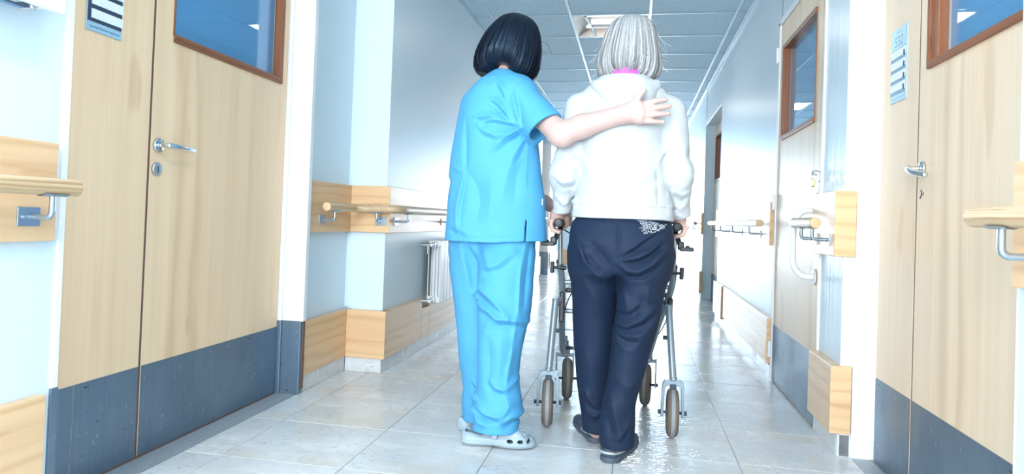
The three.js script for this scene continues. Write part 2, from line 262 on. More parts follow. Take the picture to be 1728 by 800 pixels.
{ // left double door and its frame
  const t = structGroup('trim_1', 'white door frame around the left double door, steel shoes at the floor');
  part('frame_post', [B(-1.72, -1.533, 0.345, 2.1, 2.99, 3.024, 0.004), B(-1.70, -1.638, 0.345, 2.1, 2.976, 2.995, 0.005)], M.white, t);
  part('frame_post', [B(-1.72, -1.524, 0.37, 2.1, 1.572, 1.592, 0.002)], M.white, t); part('frame_head', B(-1.72, -1.54, 2.065, 2.13, 1.592, 2.998, 0.002), M.white, t);
  part('steel_shoe', [B(-1.725, -1.544, 0, 0.345, 2.988, 3.026, 0.004), B(-1.70, -1.636, 0, 0.345, 2.974, 2.995, 0.005)], M.steel, t); part('steel_shoe', B(-1.725, -1.522, 0, 0.37, 1.570, 1.594, 0.002), M.steel, t);
  part('edge_strip', B(-1.545, -1.540, 0.02, 0.35, 3.012, 3.028, 0.001), M.edge, t);
  const d = structGroup('door_1', 'wide wooden double door on the left with steel kick plates');
  const p = part('fixed_panel', [bx(-1.657, -1, 0, 0.042, 0.008, 2.06, 1.595, 2.061, 0.0015)], M.woodDoor, d);
  part('kick_plate', bx(-1.657, -1, -0.0016, 0, 0.008, 0.318, 1.79, 2.059, 0.0006), M.steel, p, 'steel kick plate'); part('kick_plate', bx(-1.657, -1, -0.0016, 0, 0.008, 0.318, 1.597, 1.788, 0.0006), M.steel, p, 'steel kick plate');
  part('edge_strip', bx(-1.657, -1, 0.0008, 0.03, 0.008, 2.06, 2.0605, 2.0715, 0), M.edge, p);
  const l = leaf(d, -1.657, -1, 2.071, 2.972, 2.06, [2.166, 2.893, 1.488, 1.93], M.woodDoor, 0.318, 0.024);
  lever(l, -1.657, -1, 1.084, 2.108, 1, 0.004);
  part('lock_rose', [lathe([[0, 0], [0.024, 0], [0.024, 0.006], [0.02, 0.009], [0, 0.009]], [-1.657, 1.0, 2.104], [1, 0, 0])], M.satin, l, 'round steel lock rose'); part('keyhole', [B(-1.6485, -1.6475, 0.988, 1.012, 2.1005, 2.1075, 0.0004)], M.dark, l);
  const wires = part('door_bottom_seal', bx(-1.657, -1, -0.003, 0.0, 0.002, 0.008, 1.6, 2.97, 0), M.edge, d);
}
{ // right double door
  const t = structGroup('trim_2', 'white door frame beside the right double door');
  part('frame_post', [B(0.8005, 0.846, 0, 2.12, 2.806, 2.8155, 0.003), B(0.842, 0.96, 0, 2.12, 2.792, 2.84, 0.004), B(0.905, 0.93, 0.075, 2.12, 2.776, 2.795, 0.005)], M.white, t); part('frame_head', B(0.84, 0.99, 2.065, 2.13, 1.56, 2.80, 0.002), M.white, t); part('frame_post', B(0.79, 0.99, 0, 2.1, 1.558, 1.58, 0.002), M.white, t);
  const d = structGroup('door_2', 'pale wooden double door on the right beside the plate numbered 532');
  const p = part('fixed_panel', [bx(0.918, 1, 0, 0.042, 0.008, 2.06, 2.446, 2.775, 0.0015)], M.woodPale, d); part('kick_plate', bx(0.918, 1, -0.0016, 0, 0.008, 0.32, 2.448, 2.772, 0.0006), M.steel, p, 'steel kick plate');
  part('edge_strip', bx(0.918, 1, 0.0008, 0.03, 0.008, 2.06, 2.4365, 2.4465, 0), M.edge, p);
  const l = part('door_leaf', ring(0.918, 1, 0, 0.042, 1.582, 2.437, 0.008, 2.06, 1.70, 2.30, 1.42, 1.93, 0.0008), M.woodPale, d);
  part('kick_plate', bx(0.918, 1, -0.0016, 0, 0.008, 0.32, 1.584, 2.435, 0.0006), M.steel, l, 'scuffed steel kick plate');
  part('window_trim', [bx(0.918, 1, -0.010, 0.03, 1.400, 1.424, 1.66, 2.368, 0.003, 1), bx(0.918, 1, -0.004, 0.03, 1.42, 1.93, 2.30, 2.345, 0.003), bx(0.918, 1, -0.010, 0.02, 1.42, 1.93, 2.35, 2.368, 0.003), bx(0.918, 1, -0.010, 0.03, 1.928, 1.95, 1.66, 2.368, 0.003, 1)], M.frameWood, l, 'reddish brown wooden glazing trim');
  part('pane', bx(0.918, 1, 0.024, 0.028, 1.42, 1.93, 1.70, 2.30, 0), M.pane, l); part('blind', bx(0.918, 1, 0.034, 0.04, 1.42, 1.93, 1.70, 2.30, 0), M.blind, l, 'blue blind behind the glass');
  lever(l, 0.918, 1, 1.081, 2.398, -1, 0.03);
  part('key_scar', [tube([[0.9172, 1.012, 2.406], [0.9172, 1.004, 2.398], [0.9172, 0.994, 2.402], [0.9172, 0.985, 2.41]], 0.0022, 10, 6), tube([[0.9172, 1.004, 2.386], [0.9172, 0.994, 2.389]], 0.0014, 4, 6)], M.dark, l, 'gouged keyhole');
}
{ // single door farther along the right wall
  const t = structGroup('trim_3', 'thin white frame of the padlocked door'); part('frame_post', B(0.792, 0.85, 0, 2.06, 4.083, 4.112, 0.002), M.white, t); part('frame_post', B(0.796, 0.85, 0, 2.06, 3.135, 3.155, 0.002), M.white, t); part('frame_head', B(0.792, 0.85, 2.04, 2.075, 3.135, 4.112, 0.002), M.white, t);
  const d = structGroup('door_3', 'wooden door with a padlock and a white grab handle on the right wall');
  const l = leaf(d, 0.80, 1, 3.17, 4.08, 2.036, [3.29, 3.97, 1.385, 1.88], M.woodPale, 0.322, 0.02);
  part('edge_strip', bx(0.80, 1, 0.004, 0.03, 0.008, 2.036, 3.155, 3.17, 0), M.edge, d);
  for (const y of [1.87, 1.02, 0.175]) part('hinge', [rod([0.787, y - 0.045, 4.102], [0.787, y + 0.045, 4.102], 0.009, 12), B(0.788, 0.794, y - 0.04, y + 0.04, 4.08, 4.125, 0.001)], M.plastic, d, 'pale door hinge');
  part('grab_handle', [tube([[0.80, 0.955, 3.215], [0.745, 0.95, 3.215], [0.712, 0.915, 3.215], [0.704, 0.85, 3.215], [0.704, 0.76, 3.215], [0.712, 0.70, 3.215], [0.745, 0.664, 3.215], [0.80, 0.658, 3.215]], 0.0135, 48, 14),
    lathe([[0, 0], [0.036, 0], [0.034, 0.006], [0.016, 0.008]], [0.80, 0.955, 3.215], [-1, 0, 0]), lathe([[0, 0], [0.036, 0], [0.034, 0.006], [0.016, 0.008]], [0.80, 0.658, 3.215], [-1, 0, 0])], M.white, l, 'white curved grab handle');
  part('hasp', [B(0.790, 0.80, 1.085, 1.125, 3.16, 3.215, 0.002), B(0.782, 0.796, 1.03, 1.085, 3.164, 3.18, 0.002), tube([[0.80, 1.125, 3.172], [0.776, 1.132, 3.172], [0.772, 1.118, 3.172], [0.80, 1.112, 3.172]], 0.004, 12, 8)], M.satin, d, 'steel hasp');
}
{ // recessed door still farther along
  const t = structGroup('trim_4', 'pale grey frame of the far recessed door'); part('frame_post', [B(0.80, 0.93, 0, 2.10, 8.262, 8.31, 0.004), B(0.89, 0.93, 0, 2.1, 8.23, 8.27, 0.004)], M.wall, t); part('frame_head', B(0.80, 0.93, 2.06, 2.13, 6.8, 8.27, 0.003), M.wall, t);
  const d = structGroup('door_4', 'far recessed wooden door on the right'); leaf(d, 0.91, 1, 7.3, 8.23, 2.06, [7.42, 8.12, 1.40, 1.90], M.woodPale, 0.32); part('fixed_panel', bx(0.91, 1, 0, 0.042, 0.008, 2.06, 6.8, 7.29, 0.001), M.woodPale, d);
  const t5 = structGroup('trim_5', 'steel shod frame of the far left doorway'); part('frame_post', [B(-1.50, -1.345, 0.36, 2.1, 10.74, 10.82, 0.004)], M.white, t5); part('steel_shoe', B(-1.505, -1.335, 0, 0.36, 10.735, 10.825, 0.004), M.steel, t5);
  const d5 = structGroup('door_5', 'far left wooden door, seen edge on'); part('door_leaf', bx(-1.50, -1, 0, 0.04, 0.008, 2.1, 9.76, 10.74, 0.001), M.woodDoor, d5);
}
// ---------- skirting tiles ----------
{
  const L = structGroup('baseboard_left', 'stone skirting tiles along the left wall'), Rr = structGroup('baseboard_right', 'stone skirting tiles along the right wall');
  const run = (g, fn, a, b, len, h) => { for (let s = a; s < b - 0.01; s += len) part('skirting_tile', fn(s + 0.001, Math.min(s + len, b) - 0.001, h), M.tile, g); };
  run(L, (a, b, h) => B(-1.575, -1.552, 0, h, a, b, 0.002, 1, a, 0), 3.028, 3.525, 0.5, 0.08);
  run(L, (a, b, h) => B(a, b, 0, h, 3.527, 3.545, 0.002, 0, 0.3, 0.1), -1.552, -1.342, 0.5, 0.08);
  run(L, (a, b, h) => B(-1.352, -1.342, 0, h, a, b, 0.002, 1, a, 0), 3.527, 9.74, 0.432, 0.08);
  run(Rr, (a, b, h) => B(0.795, 0.806, 0, h, a, b, 0.002, 1, a, 0), 2.815, 3.135, 0.6, 0.085); run(Rr, (a, b, h) => B(a, b, 0, h, 2.806, 2.816, 0.002, 0, 0.3, 0.1), 0.795, 0.842, 0.5, 0.085);
  run(Rr, (a, b, h) => B(0.795, 0.806, 0, h, a, b, 0.002, 1, a, 0), 4.115, 6.8, 0.432, 0.075); run(Rr, (a, b, h) => B(0.795, 0.806, 0, h, a, b, 0.002, 1, a, 0), 8.32, 17.0, 0.432, 0.075);
}
// ---------- wooden wall guards ----------
const guard = (label, geo, mat = M.board) => { const m = part(numbered('wall_guard'), geo, mat, scene); return tag(m, label, 'wall guard'); };
const UP = [0.768, 1.024], LOW = [0.078, 0.34];
guard('upper wooden guard board on the near left wall, under the dispenser', B(-1.53, -1.5, 0.769, 1.026, -0.6, 1.537, 0.003, 1, 0, 0.2));
guard('lower wooden guard board on the near left wall, cut by the bottom corner', B(-1.53, -1.5, 0.1, 0.366, -0.6, 1.534, 0.003, 1, 0.2, 0.7));
guard('upper wooden guard in the recess between the left door frame and the pillar', B(-1.575, -1.545, ...UP, 3.03, 3.535, 0.003, 1, 0.1, 0.4));
guard('lower wooden guard in the recess between the left door frame and the pillar', B(-1.575, -1.545, ...LOW, 3.03, 3.535, 0.003, 1, 0.3, 0.1));
guard('upper wooden guard on the front of the white left pillar', B(-1.545, -1.3185, ...UP, 3.512, 3.545, 0.003, 1, 0.25, 0.9));
guard('lower wooden guard on the front of the white left pillar', B(-1.545, -1.3185, ...LOW, 3.512, 3.545, 0.003, 1, 0.05, 0.5));
guard('long upper guard board above the radiator', [B(-1.35, -1.318, ...UP, 3.513, 6.9, 0.003, 1), B(-1.35, -1.318, ...UP, 6.904, 9.7, 0.003, 1, 0.2)]);
guard('long lower guard board under the radiator, notched for its pipes', [B(-1.35, -1.322, ...LOW, 3.514, 4.165, 0.003, 1), B(-1.35, -1.322, 0.078, 0.275, 4.165, 4.34, 0.003, 1), B(-1.35, -1.322, ...LOW, 4.34, 6.9, 0.003, 1), B(-1.35, -1.322, ...LOW, 6.904, 9.72, 0.003, 1)]);
guard('far upper guard board on the left, past the far doorway', B(-1.35, -1.32, ...UP, 10.85, 12.47, 0.003, 1)); guard('far lower guard board on the left, past the far doorway', B(-1.35, -1.32, ...LOW, 10.85, 12.47, 0.003, 1));
guard('lower orange guard on the far left pier, seen beside the walking frame', B(-1.32, -1.13, ...LOW, 12.46, 12.5, 0.003, 1)); guard('upper orange guard on the far left pier behind the hands', B(-1.32, -1.13, ...UP, 12.46, 12.5, 0.003, 1));
guard('upper wooden guard board on the near right wall, at the picture edge', B(0.76, 0.785, ...UP, -0.6, 1.541, 0.003, 1, 0.1, 0.3));
guard('upper wooden guard block wrapping the right wall corner', [B(0.762, 0.806, 0.77, 1.025, 2.80, 3.126, 0.003, 1, 0.33, 0.2), B(0.762, 0.841, 0.77, 1.025, 2.79, 2.806, 0.003, 1, 0.05, 0.65)]);
guard('lower wooden guard block wrapping the right wall corner', [B(0.762, 0.806, 0.09, 0.35, 2.80, 3.126, 0.003, 1, 0.13, 0.8), B(0.762, 0.839, 0.09, 0.35, 2.79, 2.806, 0.003, 1, 0.3, 0.15)]);
guard('upper guard board on the right wall beyond the padlocked door', [B(0.778, 0.806, ...UP, 4.155, 6.19, 0.003, 1), B(0.778, 0.806, ...UP, 6.2, 6.79, 0.003, 1, 0.2)]);
guard('lower guard board on the right wall beyond the padlocked door', B(0.778, 0.806, 0.085, 0.347, 4.148, 6.1, 0.003, 1, 0.3)); guard('short lower guard piece beside the far recessed right door', B(0.772, 0.806, 0.05, 0.345, 6.2, 6.79, 0.003, 1, 0.1));
guard('farthest upper guard board on the right wall', B(0.775, 0.806, ...UP, 8.24, 16.6, 0.003, 1)); guard('farthest lower guard board on the right wall', [B(0.77, 0.806, 0.075, 0.335, 8.22, 10.6, 0.003, 1), B(0.77, 0.806, 0.075, 0.335, 10.61, 16.6, 0.003, 1)]);
{ const c = thing('wall_clip', 'small metal clip on top of the lower guard by the left pillar', 'clip'); part('clip_plate', B(-1.575, -1.53, 0.34, 0.346, 3.505, 3.53, 0.001), M.satin, c); part('clip_stud', rod([-1.555, 0.346, 3.517], [-1.555, 0.356, 3.517], 0.006, 10), M.satin, c); }

// ---------- handrails ----------
function bracket(parent, fx, dir, d, rx, ry, axis = 'd') {                 // wall plate, elbow arm, saddle under the rail
  const P = (a, y, s) => axis === 'd' ? [a, y, d + s] : [fx + s, y, a];    // a runs away from the wall
  const w0 = axis === 'd' ? fx : d, y0 = 0.832, sgn = Math.sign(rx - w0), g = [];
  const plate = axis === 'd' ? B(Math.min(w0, w0 + sgn * 0.005), Math.max(w0, w0 + sgn * 0.005), y0 - 0.024, y0 + 0.024, d - 0.032, d + 0.032, 0.001) : B(fx - 0.032, fx + 0.032, y0 - 0.024, y0 + 0.024, Math.min(w0, w0 + sgn * 0.005), Math.max(w0, w0 + sgn * 0.005), 0.001);
  const b = part('bracket', [plate, tube([P(w0, y0, 0), P(rx, y0, 0), P(rx, ry - 0.024, 0)], 0.0072, 30, 10, false, 0.018)], M.bracket, parent, 'blue-grey steel bracket');
  const sh = new THREE.CylinderGeometry(0.0245, 0.0245, 0.075, 14, 1, true, -0.75, 1.5); const q = P(rx, ry, 0);
  sh.rotateX(Math.PI / 2); sh.rotateZ(Math.PI * 0 ); const s2 = sh.clone(); // saddle strip under the rail
  s2.rotateZ(0); if (axis !== 'd') s2.rotateY(Math.PI / 2);
  s2.translate(q[0], q[1], -q[2]);
  part('saddle', s2, M.bracket2, b); part('screw', axis === 'd' ? lathe([[0, 0], [0.005, 0], [0.004, 0.002], [0, 0.003]], [w0 + sgn * 0.005, y0, d - 0.02], [sgn, 0, 0], 10) : lathe([[0, 0], [0.005, 0], [0.004, 0.002], [0, 0.003]], [fx - 0.02, y0, w0 + sgn * 0.005], [0, 0, sgn], 10), M.satin, b);
}
M.bracket2 = M.bracket.clone(); M.bracket2.side = THREE.DoubleSide;
function railGeo(pts, r = 0.0215) {
  let g = pts.length === 2 ? rod(pts[0], pts[1], r, 20) : tube(pts, r, 90, 18, false, 0.05);
  const p = g.attributes.position, q = g.index ? g.toNonIndexed() : g; return railUV(q);
}
function railUV(g) { const p = g.attributes.position, uv = new Float32Array(p.count * 2); for (let i = 0; i < p.count; i++) { uv[i * 2] = p.getY(i) * 2 + p.getX(i) * 0.7; uv[i * 2 + 1] = p.getZ(i) + p.getX(i) * 0.3; } g.setAttribute('uv', new THREE.BufferAttribute(uv, 2)); return g; }
{
  let h = thing('handrail', 'wooden handrail on the near left wall, cut by the left picture edge', 'handrail'); part('rail', railGeo([[-1.43, 0.909, -0.6], [-1.43, 0.909, 1.527]]), M.rail, h); for (const d of [1.452, 0.4]) bracket(h, -1.5, 1, d, -1.43, 0.909);
  h = thing('handrail', 'wooden handrail turning around the white left pillar above the radiator', 'handrail');
  part('rail', railGeo([[-1.475, 0.898, 3.07], [-1.475, 0.898, 3.445], [-1.247, 0.898, 3.445], [-1.247, 0.898, 3.62], [-1.247, 0.898, 9.6]]), M.rail, h); part('end_cap', rod([-1.475, 0.898, 3.067], [-1.475, 0.898, 3.075], 0.0216, 20), M.endGrain, h, 'round end grain');
  part('joint_ring', rod([-1.375, 0.898, 3.445], [-1.335, 0.898, 3.445], 0.0223, 20), M.rail, h);
  bracket(h, -1.545, 1, 3.165, -1.475, 0.898); bracket(h, -1.365, 1, 3.512, 3.445, 0.898, 'x'); for (const d of [3.62, 4.55, 5.6, 6.7, 7.9]) bracket(h, -1.318, 1, d, -1.247, 0.898);
  h = thing('handrail', 'wooden handrail on the near right wall, in front of the door numbered 532', 'handrail'); part('rail', railGeo([[0.69, 0.908, -0.6], [0.69, 0.908, 1.545]]), M.rail, h); for (const d of [1.435, 0.4]) bracket(h, 0.76, -1, d, 0.69, 0.908);
  h = thing('handrail', 'short wooden handrail stub on the block at the right wall corner', 'handrail'); part('rail', railGeo([[0.702, 0.898, 2.83], [0.702, 0.898, 3.19]]), M.rail, h); part('end_cap', rod([0.702, 0.898, 2.827], [0.702, 0.898, 2.833], 0.0216, 20), M.endGrain, h, 'round end grain'); for (const d of [2.88, 3.06]) bracket(h, 0.762, -1, d, 0.702, 0.898);
  h = thing('handrail', 'handrail on the right wall beyond the padlocked door', 'handrail'); part('rail', railGeo([[0.712, 0.898, 4.09], [0.712, 0.898, 6.7]]), M.rail, h); part('end_cap', rod([0.712, 0.898, 4.087], [0.712, 0.898, 4.093], 0.0216, 20), M.endGrain, h, 'round end grain'); for (const d of [4.45, 5.185, 5.88, 6.5]) bracket(h, 0.778, -1, d, 0.712, 0.898);
  h = thing('handrail', 'farthest handrail on the right wall, past the recessed door', 'handrail'); part('rail', railGeo([[0.712, 0.898, 8.3], [0.712, 0.898, 16.4]]), M.rail, h); for (const d of [8.5, 9.3, 10.4, 11.5, 12.6, 13.7]) bracket(h, 0.775, -1, d, 0.712, 0.898);
}
// ---------- radiator ----------
{
  const g = thing('radiator', 'white ribbed radiator on the left wall behind the nurse', 'radiator', [0, 0, 0]);
  const sec = [];
  const x0 = -1.315, x1 = -1.225;
  for (const k of [0, 1, 2, 3, 4]) { const x = lerp(x0, x1 - 0.006, k / 4); sec.push(B(x, x + 0.006, 0.345, 0.69, 0.004, k === 4 ? 0.076 : 0.070, 0.002)); }
  sec.push(B(x0, x1, 0.305, 0.35, 0.002, 0.078, 0.008), B(x0, x1, 0.672, 0.712, 0.002, 0.078, 0.010), B(x0 + 0.02, x1 - 0.01, 0.34, 0.68, 0.03, 0.045, 0.002));
  const geo = merge(sec);
  for (let i = 0; i < 13; i++) { const m = part('section', geo, M.radiator, g); m.position.z = -(4.235 + i * 0.08); }
  for (const [y, s] of [[0.683, 1], [0.325, -1]]) {
    part('valve', [rod([-1.27, y, 4.236], [-1.27, y, 4.205], 0.019, 16), rod([-1.27, y, 4.206], [-1.27, y, 4.165], 0.014, 8), rod([-1.345, y + 0.002, 4.15], [-1.262, y + 0.002, 4.15], 0.011, 14), rod([-1.27, y, 4.170], [-1.27, y, 4.14], 0.011, 12)], M.satin, g, 'metal radiator valve');
  }
  part('bleed_pipe', rod([-1.29, 0.683, 4.15], [-1.29, 0.628, 4.15], 0.007, 10), M.satin, g);
}
// ---------- door signs ----------
function signTexture(w, h, draw) { const c = document.createElement('canvas'); c.width = w; c.height = h; draw(c.getContext('2d'), w, h); const t = new THREE.CanvasTexture(c); t.colorSpace = THREE.SRGBColorSpace; return t; }
M.signMetal = S({ color: lin(0.46, 0.62, 0.74), metalness: 0.35, roughness: 0.35 }); M.slot = S({ color: lin(0.035, 0.055, 0.10), roughness: 0.5 }); M.paper = S({ color: lin(0.82, 0.87, 0.90), roughness: 0.6 }); M.slotPale = S({ color: lin(0.22, 0.38, 0.52), roughness: 0.45 });
function sign(label, fx, dir, d0, d1, y0, y1, slotMat, textTop) {
  const g = thing('room_sign', label, 'sign'); const W = d1 - d0, Hh = y1 - y0, o = (a, b, ...r) => bx(fx, dir, a, b, ...r);
  part('plate', o(-0.004, 0, y0, y1, d0, d1, 0.0012), M.signMetal, g);
  const yTop = y1 - Hh * 0.29, yBot = y0 + Hh * 0.105, near = dir < 0 ? 1 : -1;
  const s0 = dir < 0 ? d0 + 0.004 : d0 + 0.006, s1 = d1 - 0.004;
  part('slot_panel', o(-0.006, -0.0035, yBot, yTop, s0, s1, 0.0008), slotMat, g);
  const n = 4, ph = (yTop - yBot) / n;
  for (let k = 0; k < n; k++) { const a = yBot + ph * k + ph * 0.24, b = yBot + ph * (k + 1) - ph * 0.08; part('name_card', o(-0.0085, -0.006, a, b, dir < 0 ? s0 + 0.011 : s0 - 0.001, dir < 0 ? s1 + 0.003 : s1 - 0.004, 0.0006), M.paper, g);
    if (dir > 0) part('card_clip', o(-0.011, -0.006, a - 0.003, b - 0.012, s0 - 0.001, s0 + 0.008, 0.002), M.slot, g); }
  const face = (name, w, h, y, tx) => { const p = new THREE.PlaneGeometry(w, h); p.rotateY(dir < 0 ? Math.PI / 2 : -Math.PI / 2); p.translate(fx - dir * 0.0046, y, -(d0 + d1) / 2); part(name, p, S({ map: tx, roughness: 0.4, metalness: 0.2 }), g); };
  const bg = dir < 0 ? '#a9cfe6' : '#b9dced', fg = '#31506f';
  face('lettering', W * 0.93, Hh * 0.075, y0 + Hh * 0.052, signTexture(512, 72, (c, w, h) => { c.fillStyle = bg; c.fillRect(0, 0, w, h); c.fillStyle = dir < 0 ? '#1b2c48' : '#6d97b4'; c.font = 'bold 32px sans-serif'; c.textAlign = 'center'; c.textBaseline = 'middle'; c.fillText('Capacidad Máxima: 4 personas', w / 2, h / 2); }));
  if (textTop) face('room_number', W * 0.93, Hh * 0.27, y1 - Hh * 0.145, signTexture(256, 136, (c, w, h) => { c.fillStyle = bg; c.fillRect(0, 0, w, h); c.fillStyle = '#5f8fb2'; c.font = '20px sans-serif'; c.textAlign = 'center'; c.textBaseline = 'middle'; c.fillText('Habitación', w / 2, 22); c.fillStyle = '#4f7d9e'; c.font = '92px sans-serif'; c.fillText('532', w / 2, 86); }));
}
sign('blue-grey room sign with dark slots on the left door panel', -1.657, -1, 1.768, 1.912, 1.40, 1.68, M.slot, true);
sign('pale blue room sign numbered 532 on the right door panel', 0.918, 1, 2.545, 2.688, 1.34, 1.607, M.slotPale, true);
// ---------- dispenser ----------
{
  const g = thing('soap_dispenser', 'white wall dispenser with blue underside at the top left corner', 'dispenser');
  part('casing', [B(-1.428, -1.408, 1.336, 1.62, 1.19, 1.448, 0.008), B(-1.53, -1.41, 1.352, 1.62, 1.425, 1.445, 0.006), B(-1.53, -1.41, 1.352, 1.62, 1.19, 1.21, 0.006), B(-1.53, -1.41, 1.60, 1.62, 1.19, 1.445, 0.006)], M.plastic, g);
  part('underside', [B(-1.528, -1.428, 1.352, 1.366, 1.21, 1.428, 0.003), B(-1.515, -1.47, 1.340, 1.353, 1.22, 1.31, 0.003)], M.bluePlastic, g, 'blue underside'); part('nozzle', [rod([-1.445, 1.354, 1.385], [-1.445, 1.334, 1.385], 0.008, 14), B(-1.47, -1.435, 1.344, 1.353, 1.31, 1.36, 0.002)], M.satin, g);
  part('dark_slot', B(-1.505, -1.435, 1.3505, 1.3525, 1.32, 1.42, 0.0005), M.dark, g);
}
{ // padlock
  const g = thing('padlock', 'small brass padlock hanging on the right wall door', 'padlock'); part('lock_body', [B(0.762, 0.778, 1.060, 1.092, 3.153, 3.189, 0.004)], M.brass, g); part('shackle', tube([[0.770, 1.088, 3.161], [0.770, 1.115, 3.162], [0.770, 1.128, 3.171], [0.770, 1.115, 3.181], [0.770, 1.088, 3.181]], 0.0032, 24, 8), M.chrome, g);
}
// ---------- walking frame on four wheels ----------
{
  const g = thing('rollator', 'grey steel four-wheeled walking frame pushed by the grey-haired woman', 'walking frame');
  const tubeM = S({ color: lin(0.30, 0.37, 0.42), metalness: 0.4, roughness: 0.36 }), rubber = S({ color: lin(0.19, 0.155, 0.125), roughness: 0.75, bumpMap: tWeave, bumpScale: 0.002 }), tread = S({ color: lin(0.30, 0.31, 0.32), roughness: 0.7 });
  const tyreProfile = []; for (let k = 0; k <= 16; k++) { const a = k / 16 * Math.PI * 2; tyreProfile.push([0.077 + 0.022 * Math.cos(a), 0.0235 * Math.sin(a)]); }
  function wheel(x, d, yaw, r, label) {
    const w = new THREE.Group(); w.name = 'wheel'; w.position.set(x, r, -d); w.rotation.y = yaw; g.add(w); if (label) w.userData.label = label;
    const ax = [1, 0, 0];
    part('tyre', lathe(tyreProfile, [0, 0, 0], ax, 40), rubber, w, 'worn brown-grey tyre'); part('tread_band', lathe([[0.0975, -0.0075], [0.0996, -0.006], [0.0996, 0.006], [0.0975, 0.0075]], [0, 0, 0], ax, 40), tread, w);
    part('hub', [lathe([[0, -0.012], [0.060, -0.012], [0.064, -0.008], [0.064, 0.008], [0.060, 0.012], [0, 0.012]], [0, 0, 0], ax, 30), lathe([[0, -0.02], [0.018, -0.02], [0.018, 0.02], [0, 0.02]], [0, 0, 0], ax, 16)], M.dark, w);
    part('axle', [lathe([[0, -0.052], [0.006, -0.052], [0.006, 0.052], [0, 0.052]], [0, 0, 0], ax, 10), lathe([[0, -0.058], [0.009, -0.058], [0.009, -0.046], [0, -0.046]], [0, 0, 0], ax, 6), lathe([[0, 0.046], [0.009, 0.046], [0.009, 0.058], [0, 0.058]], [0, 0, 0], ax, 6)], M.dark, w);
    return w;
  }
  const forkShape = new THREE.Shape(); forkShape.moveTo(-0.046, 0.085); forkShape.lineTo(-0.043, 0.205); forkShape.quadraticCurveTo(-0.041, 0.232, -0.022, 0.233); forkShape.lineTo(0.022, 0.233); forkShape.quadraticCurveTo(0.041, 0.232, 0.043, 0.205); forkShape.lineTo(0.046, 0.085); forkShape.lineTo(0.038, 0.085); forkShape.lineTo(0.034, 0.195); forkShape.quadraticCurveTo(0.032, 0.212, 0.018, 0.213); forkShape.lineTo(-0.018, 0.213); forkShape.quadraticCurveTo(-0.032, 0.212, -0.034, 0.195); forkShape.lineTo(-0.038, 0.085);
  const forkGeo = new THREE.ExtrudeGeometry(forkShape, { depth: 0.024, bevelEnabled: true, bevelSize: 0.0015, bevelThickness: 0.0015, bevelSegments: 1, curveSegments: 8 }); forkGeo.translate(0, 0, -0.012);
  const fork = (x, d, yaw) => { const f = part('fork', [forkGeo, rod([0, 0.228, 0], [0, 0.246, 0], 0.0165, 14)], tubeM, g, 'forked wheel holder'); f.position.set(x, 0, -d); f.rotation.y = yaw; part('fork_pivot', [B(-0.013, 0.013, 0.196, 0.218, -0.02, 0.012, 0.004)], M.dark, f); };
  wheel(-0.337, 2.86, 0.10, 0.1); fork(-0.337, 2.86, 0.10); wheel(0.178, 2.86, 0.0, 0.1); fork(0.178, 2.86, 0.0);
  wheel(-0.300, 3.33, 0.14, 0.098); wheel(0.078, 3.33, -0.1, 0.098);
  for (const s of [-1, 1]) {
    const rx = s < 0 ? -0.337 : 0.178, tx = s < 0 ? -0.322 : 0.152, fx = s < 0 ? -0.312 : 0.085, ux = s < 0 ? -0.300 : 0.162;
    part('rear_leg', [tube([[rx, 0.225, 2.86], [tx, 0.528, 2.895]], 0.0145, 8, 14), rod([tx, 0.524, 2.8945], [tx - s * 0.0002, 0.536, 2.8957], 0.0155, 12)], tubeM, g, 'grey steel tube');
    part('front_leg', [tube([[ux + s * 0.004, 0.70, 2.83], [ux, 0.60, 2.93], [lerp(ux, fx, 0.6), 0.42, 3.05], [fx, 0.27, 3.16]], 0.0142, 30, 14), new THREE.SphereGeometry(0.0143, 12, 8).translate(fx, 0.27, -3.16)], tubeM, g, 'grey steel tube');
    part('upright', [tube([[ux + s * 0.001, 0.845, 2.80], [ux, 0.69, 2.83]], 0.0105, 8, 14), tube([[ux, 0.84, 2.80], [ux, 0.858, 2.795], [ux, 0.862, 2.78]], 0.0105, 12, 14)], M.satin, g, 'telescopic chrome upright');
    part('clamp_knob', [rod([ux, 0.672, 2.84], [ux + s * 0.034, 0.672, 2.84], 0.006, 10), B(Math.min(ux + s * 0.026, ux + s * 0.043), Math.max(ux + s * 0.026, ux + s * 0.043), 0.648, 0.697, 2.83, 2.85, 0.005), rod([ux - s * 0.024, 0.672, 2.84], [ux, 0.672, 2.84], 0.009, 8)], M.black, g, 'black clamp knob');
    const gx = s < 0 ? -0.298 : 0.163;
    part('grip', [lathe([[0, 0], [0.015, 0], [0.0185, 0.004], [0.0185, 0.018], [0.0165, 0.03], [0.0175, 0.075], [0.0165, 0.11], [0.0145, 0.13], [0, 0.13]], [gx, 0.861, 2.675], [0, 0, 1], 20)], M.black, g, 'black rubber grip');
    const mm = (a, b, ...r) => B(Math.min(gx + s * a, gx + s * b), Math.max(gx + s * a, gx + s * b), ...r);
    part('brake_lever', [tube([[gx, 0.846, 2.80], [gx + s * 0.002, 0.832, 2.76], [gx + s * 0.008, 0.812, 2.715], [gx + s * 0.016, 0.784, 2.69]], 0.0105, 20, 10), mm(0.004, 0.030, 0.772, 0.806, 2.676, 2.70, 0.007), mm(0.012, 0.066, 0.768, 0.785, 2.672, 2.702, 0.005), mm(0.034, 0.05, 0.782, 0.792, 2.676, 2.698, 0.004)], M.black, g, 'black brake lever with an outward paddle');
    part('link_plate', [B(fx - 0.006, fx + 0.006, 0.24, 0.26, 3.13, 3.34, 0.003), rod([fx, 0.20, 3.33], [fx, 0.285, 3.33], 0.014, 14), rod([fx, 0.285, 3.33], [fx, 0.305, 3.33], 0.008, 10), B(fx - 0.022, fx + 0.022, 0.222, 0.262, 3.31, 3.35, 0.004)], tubeM, g);
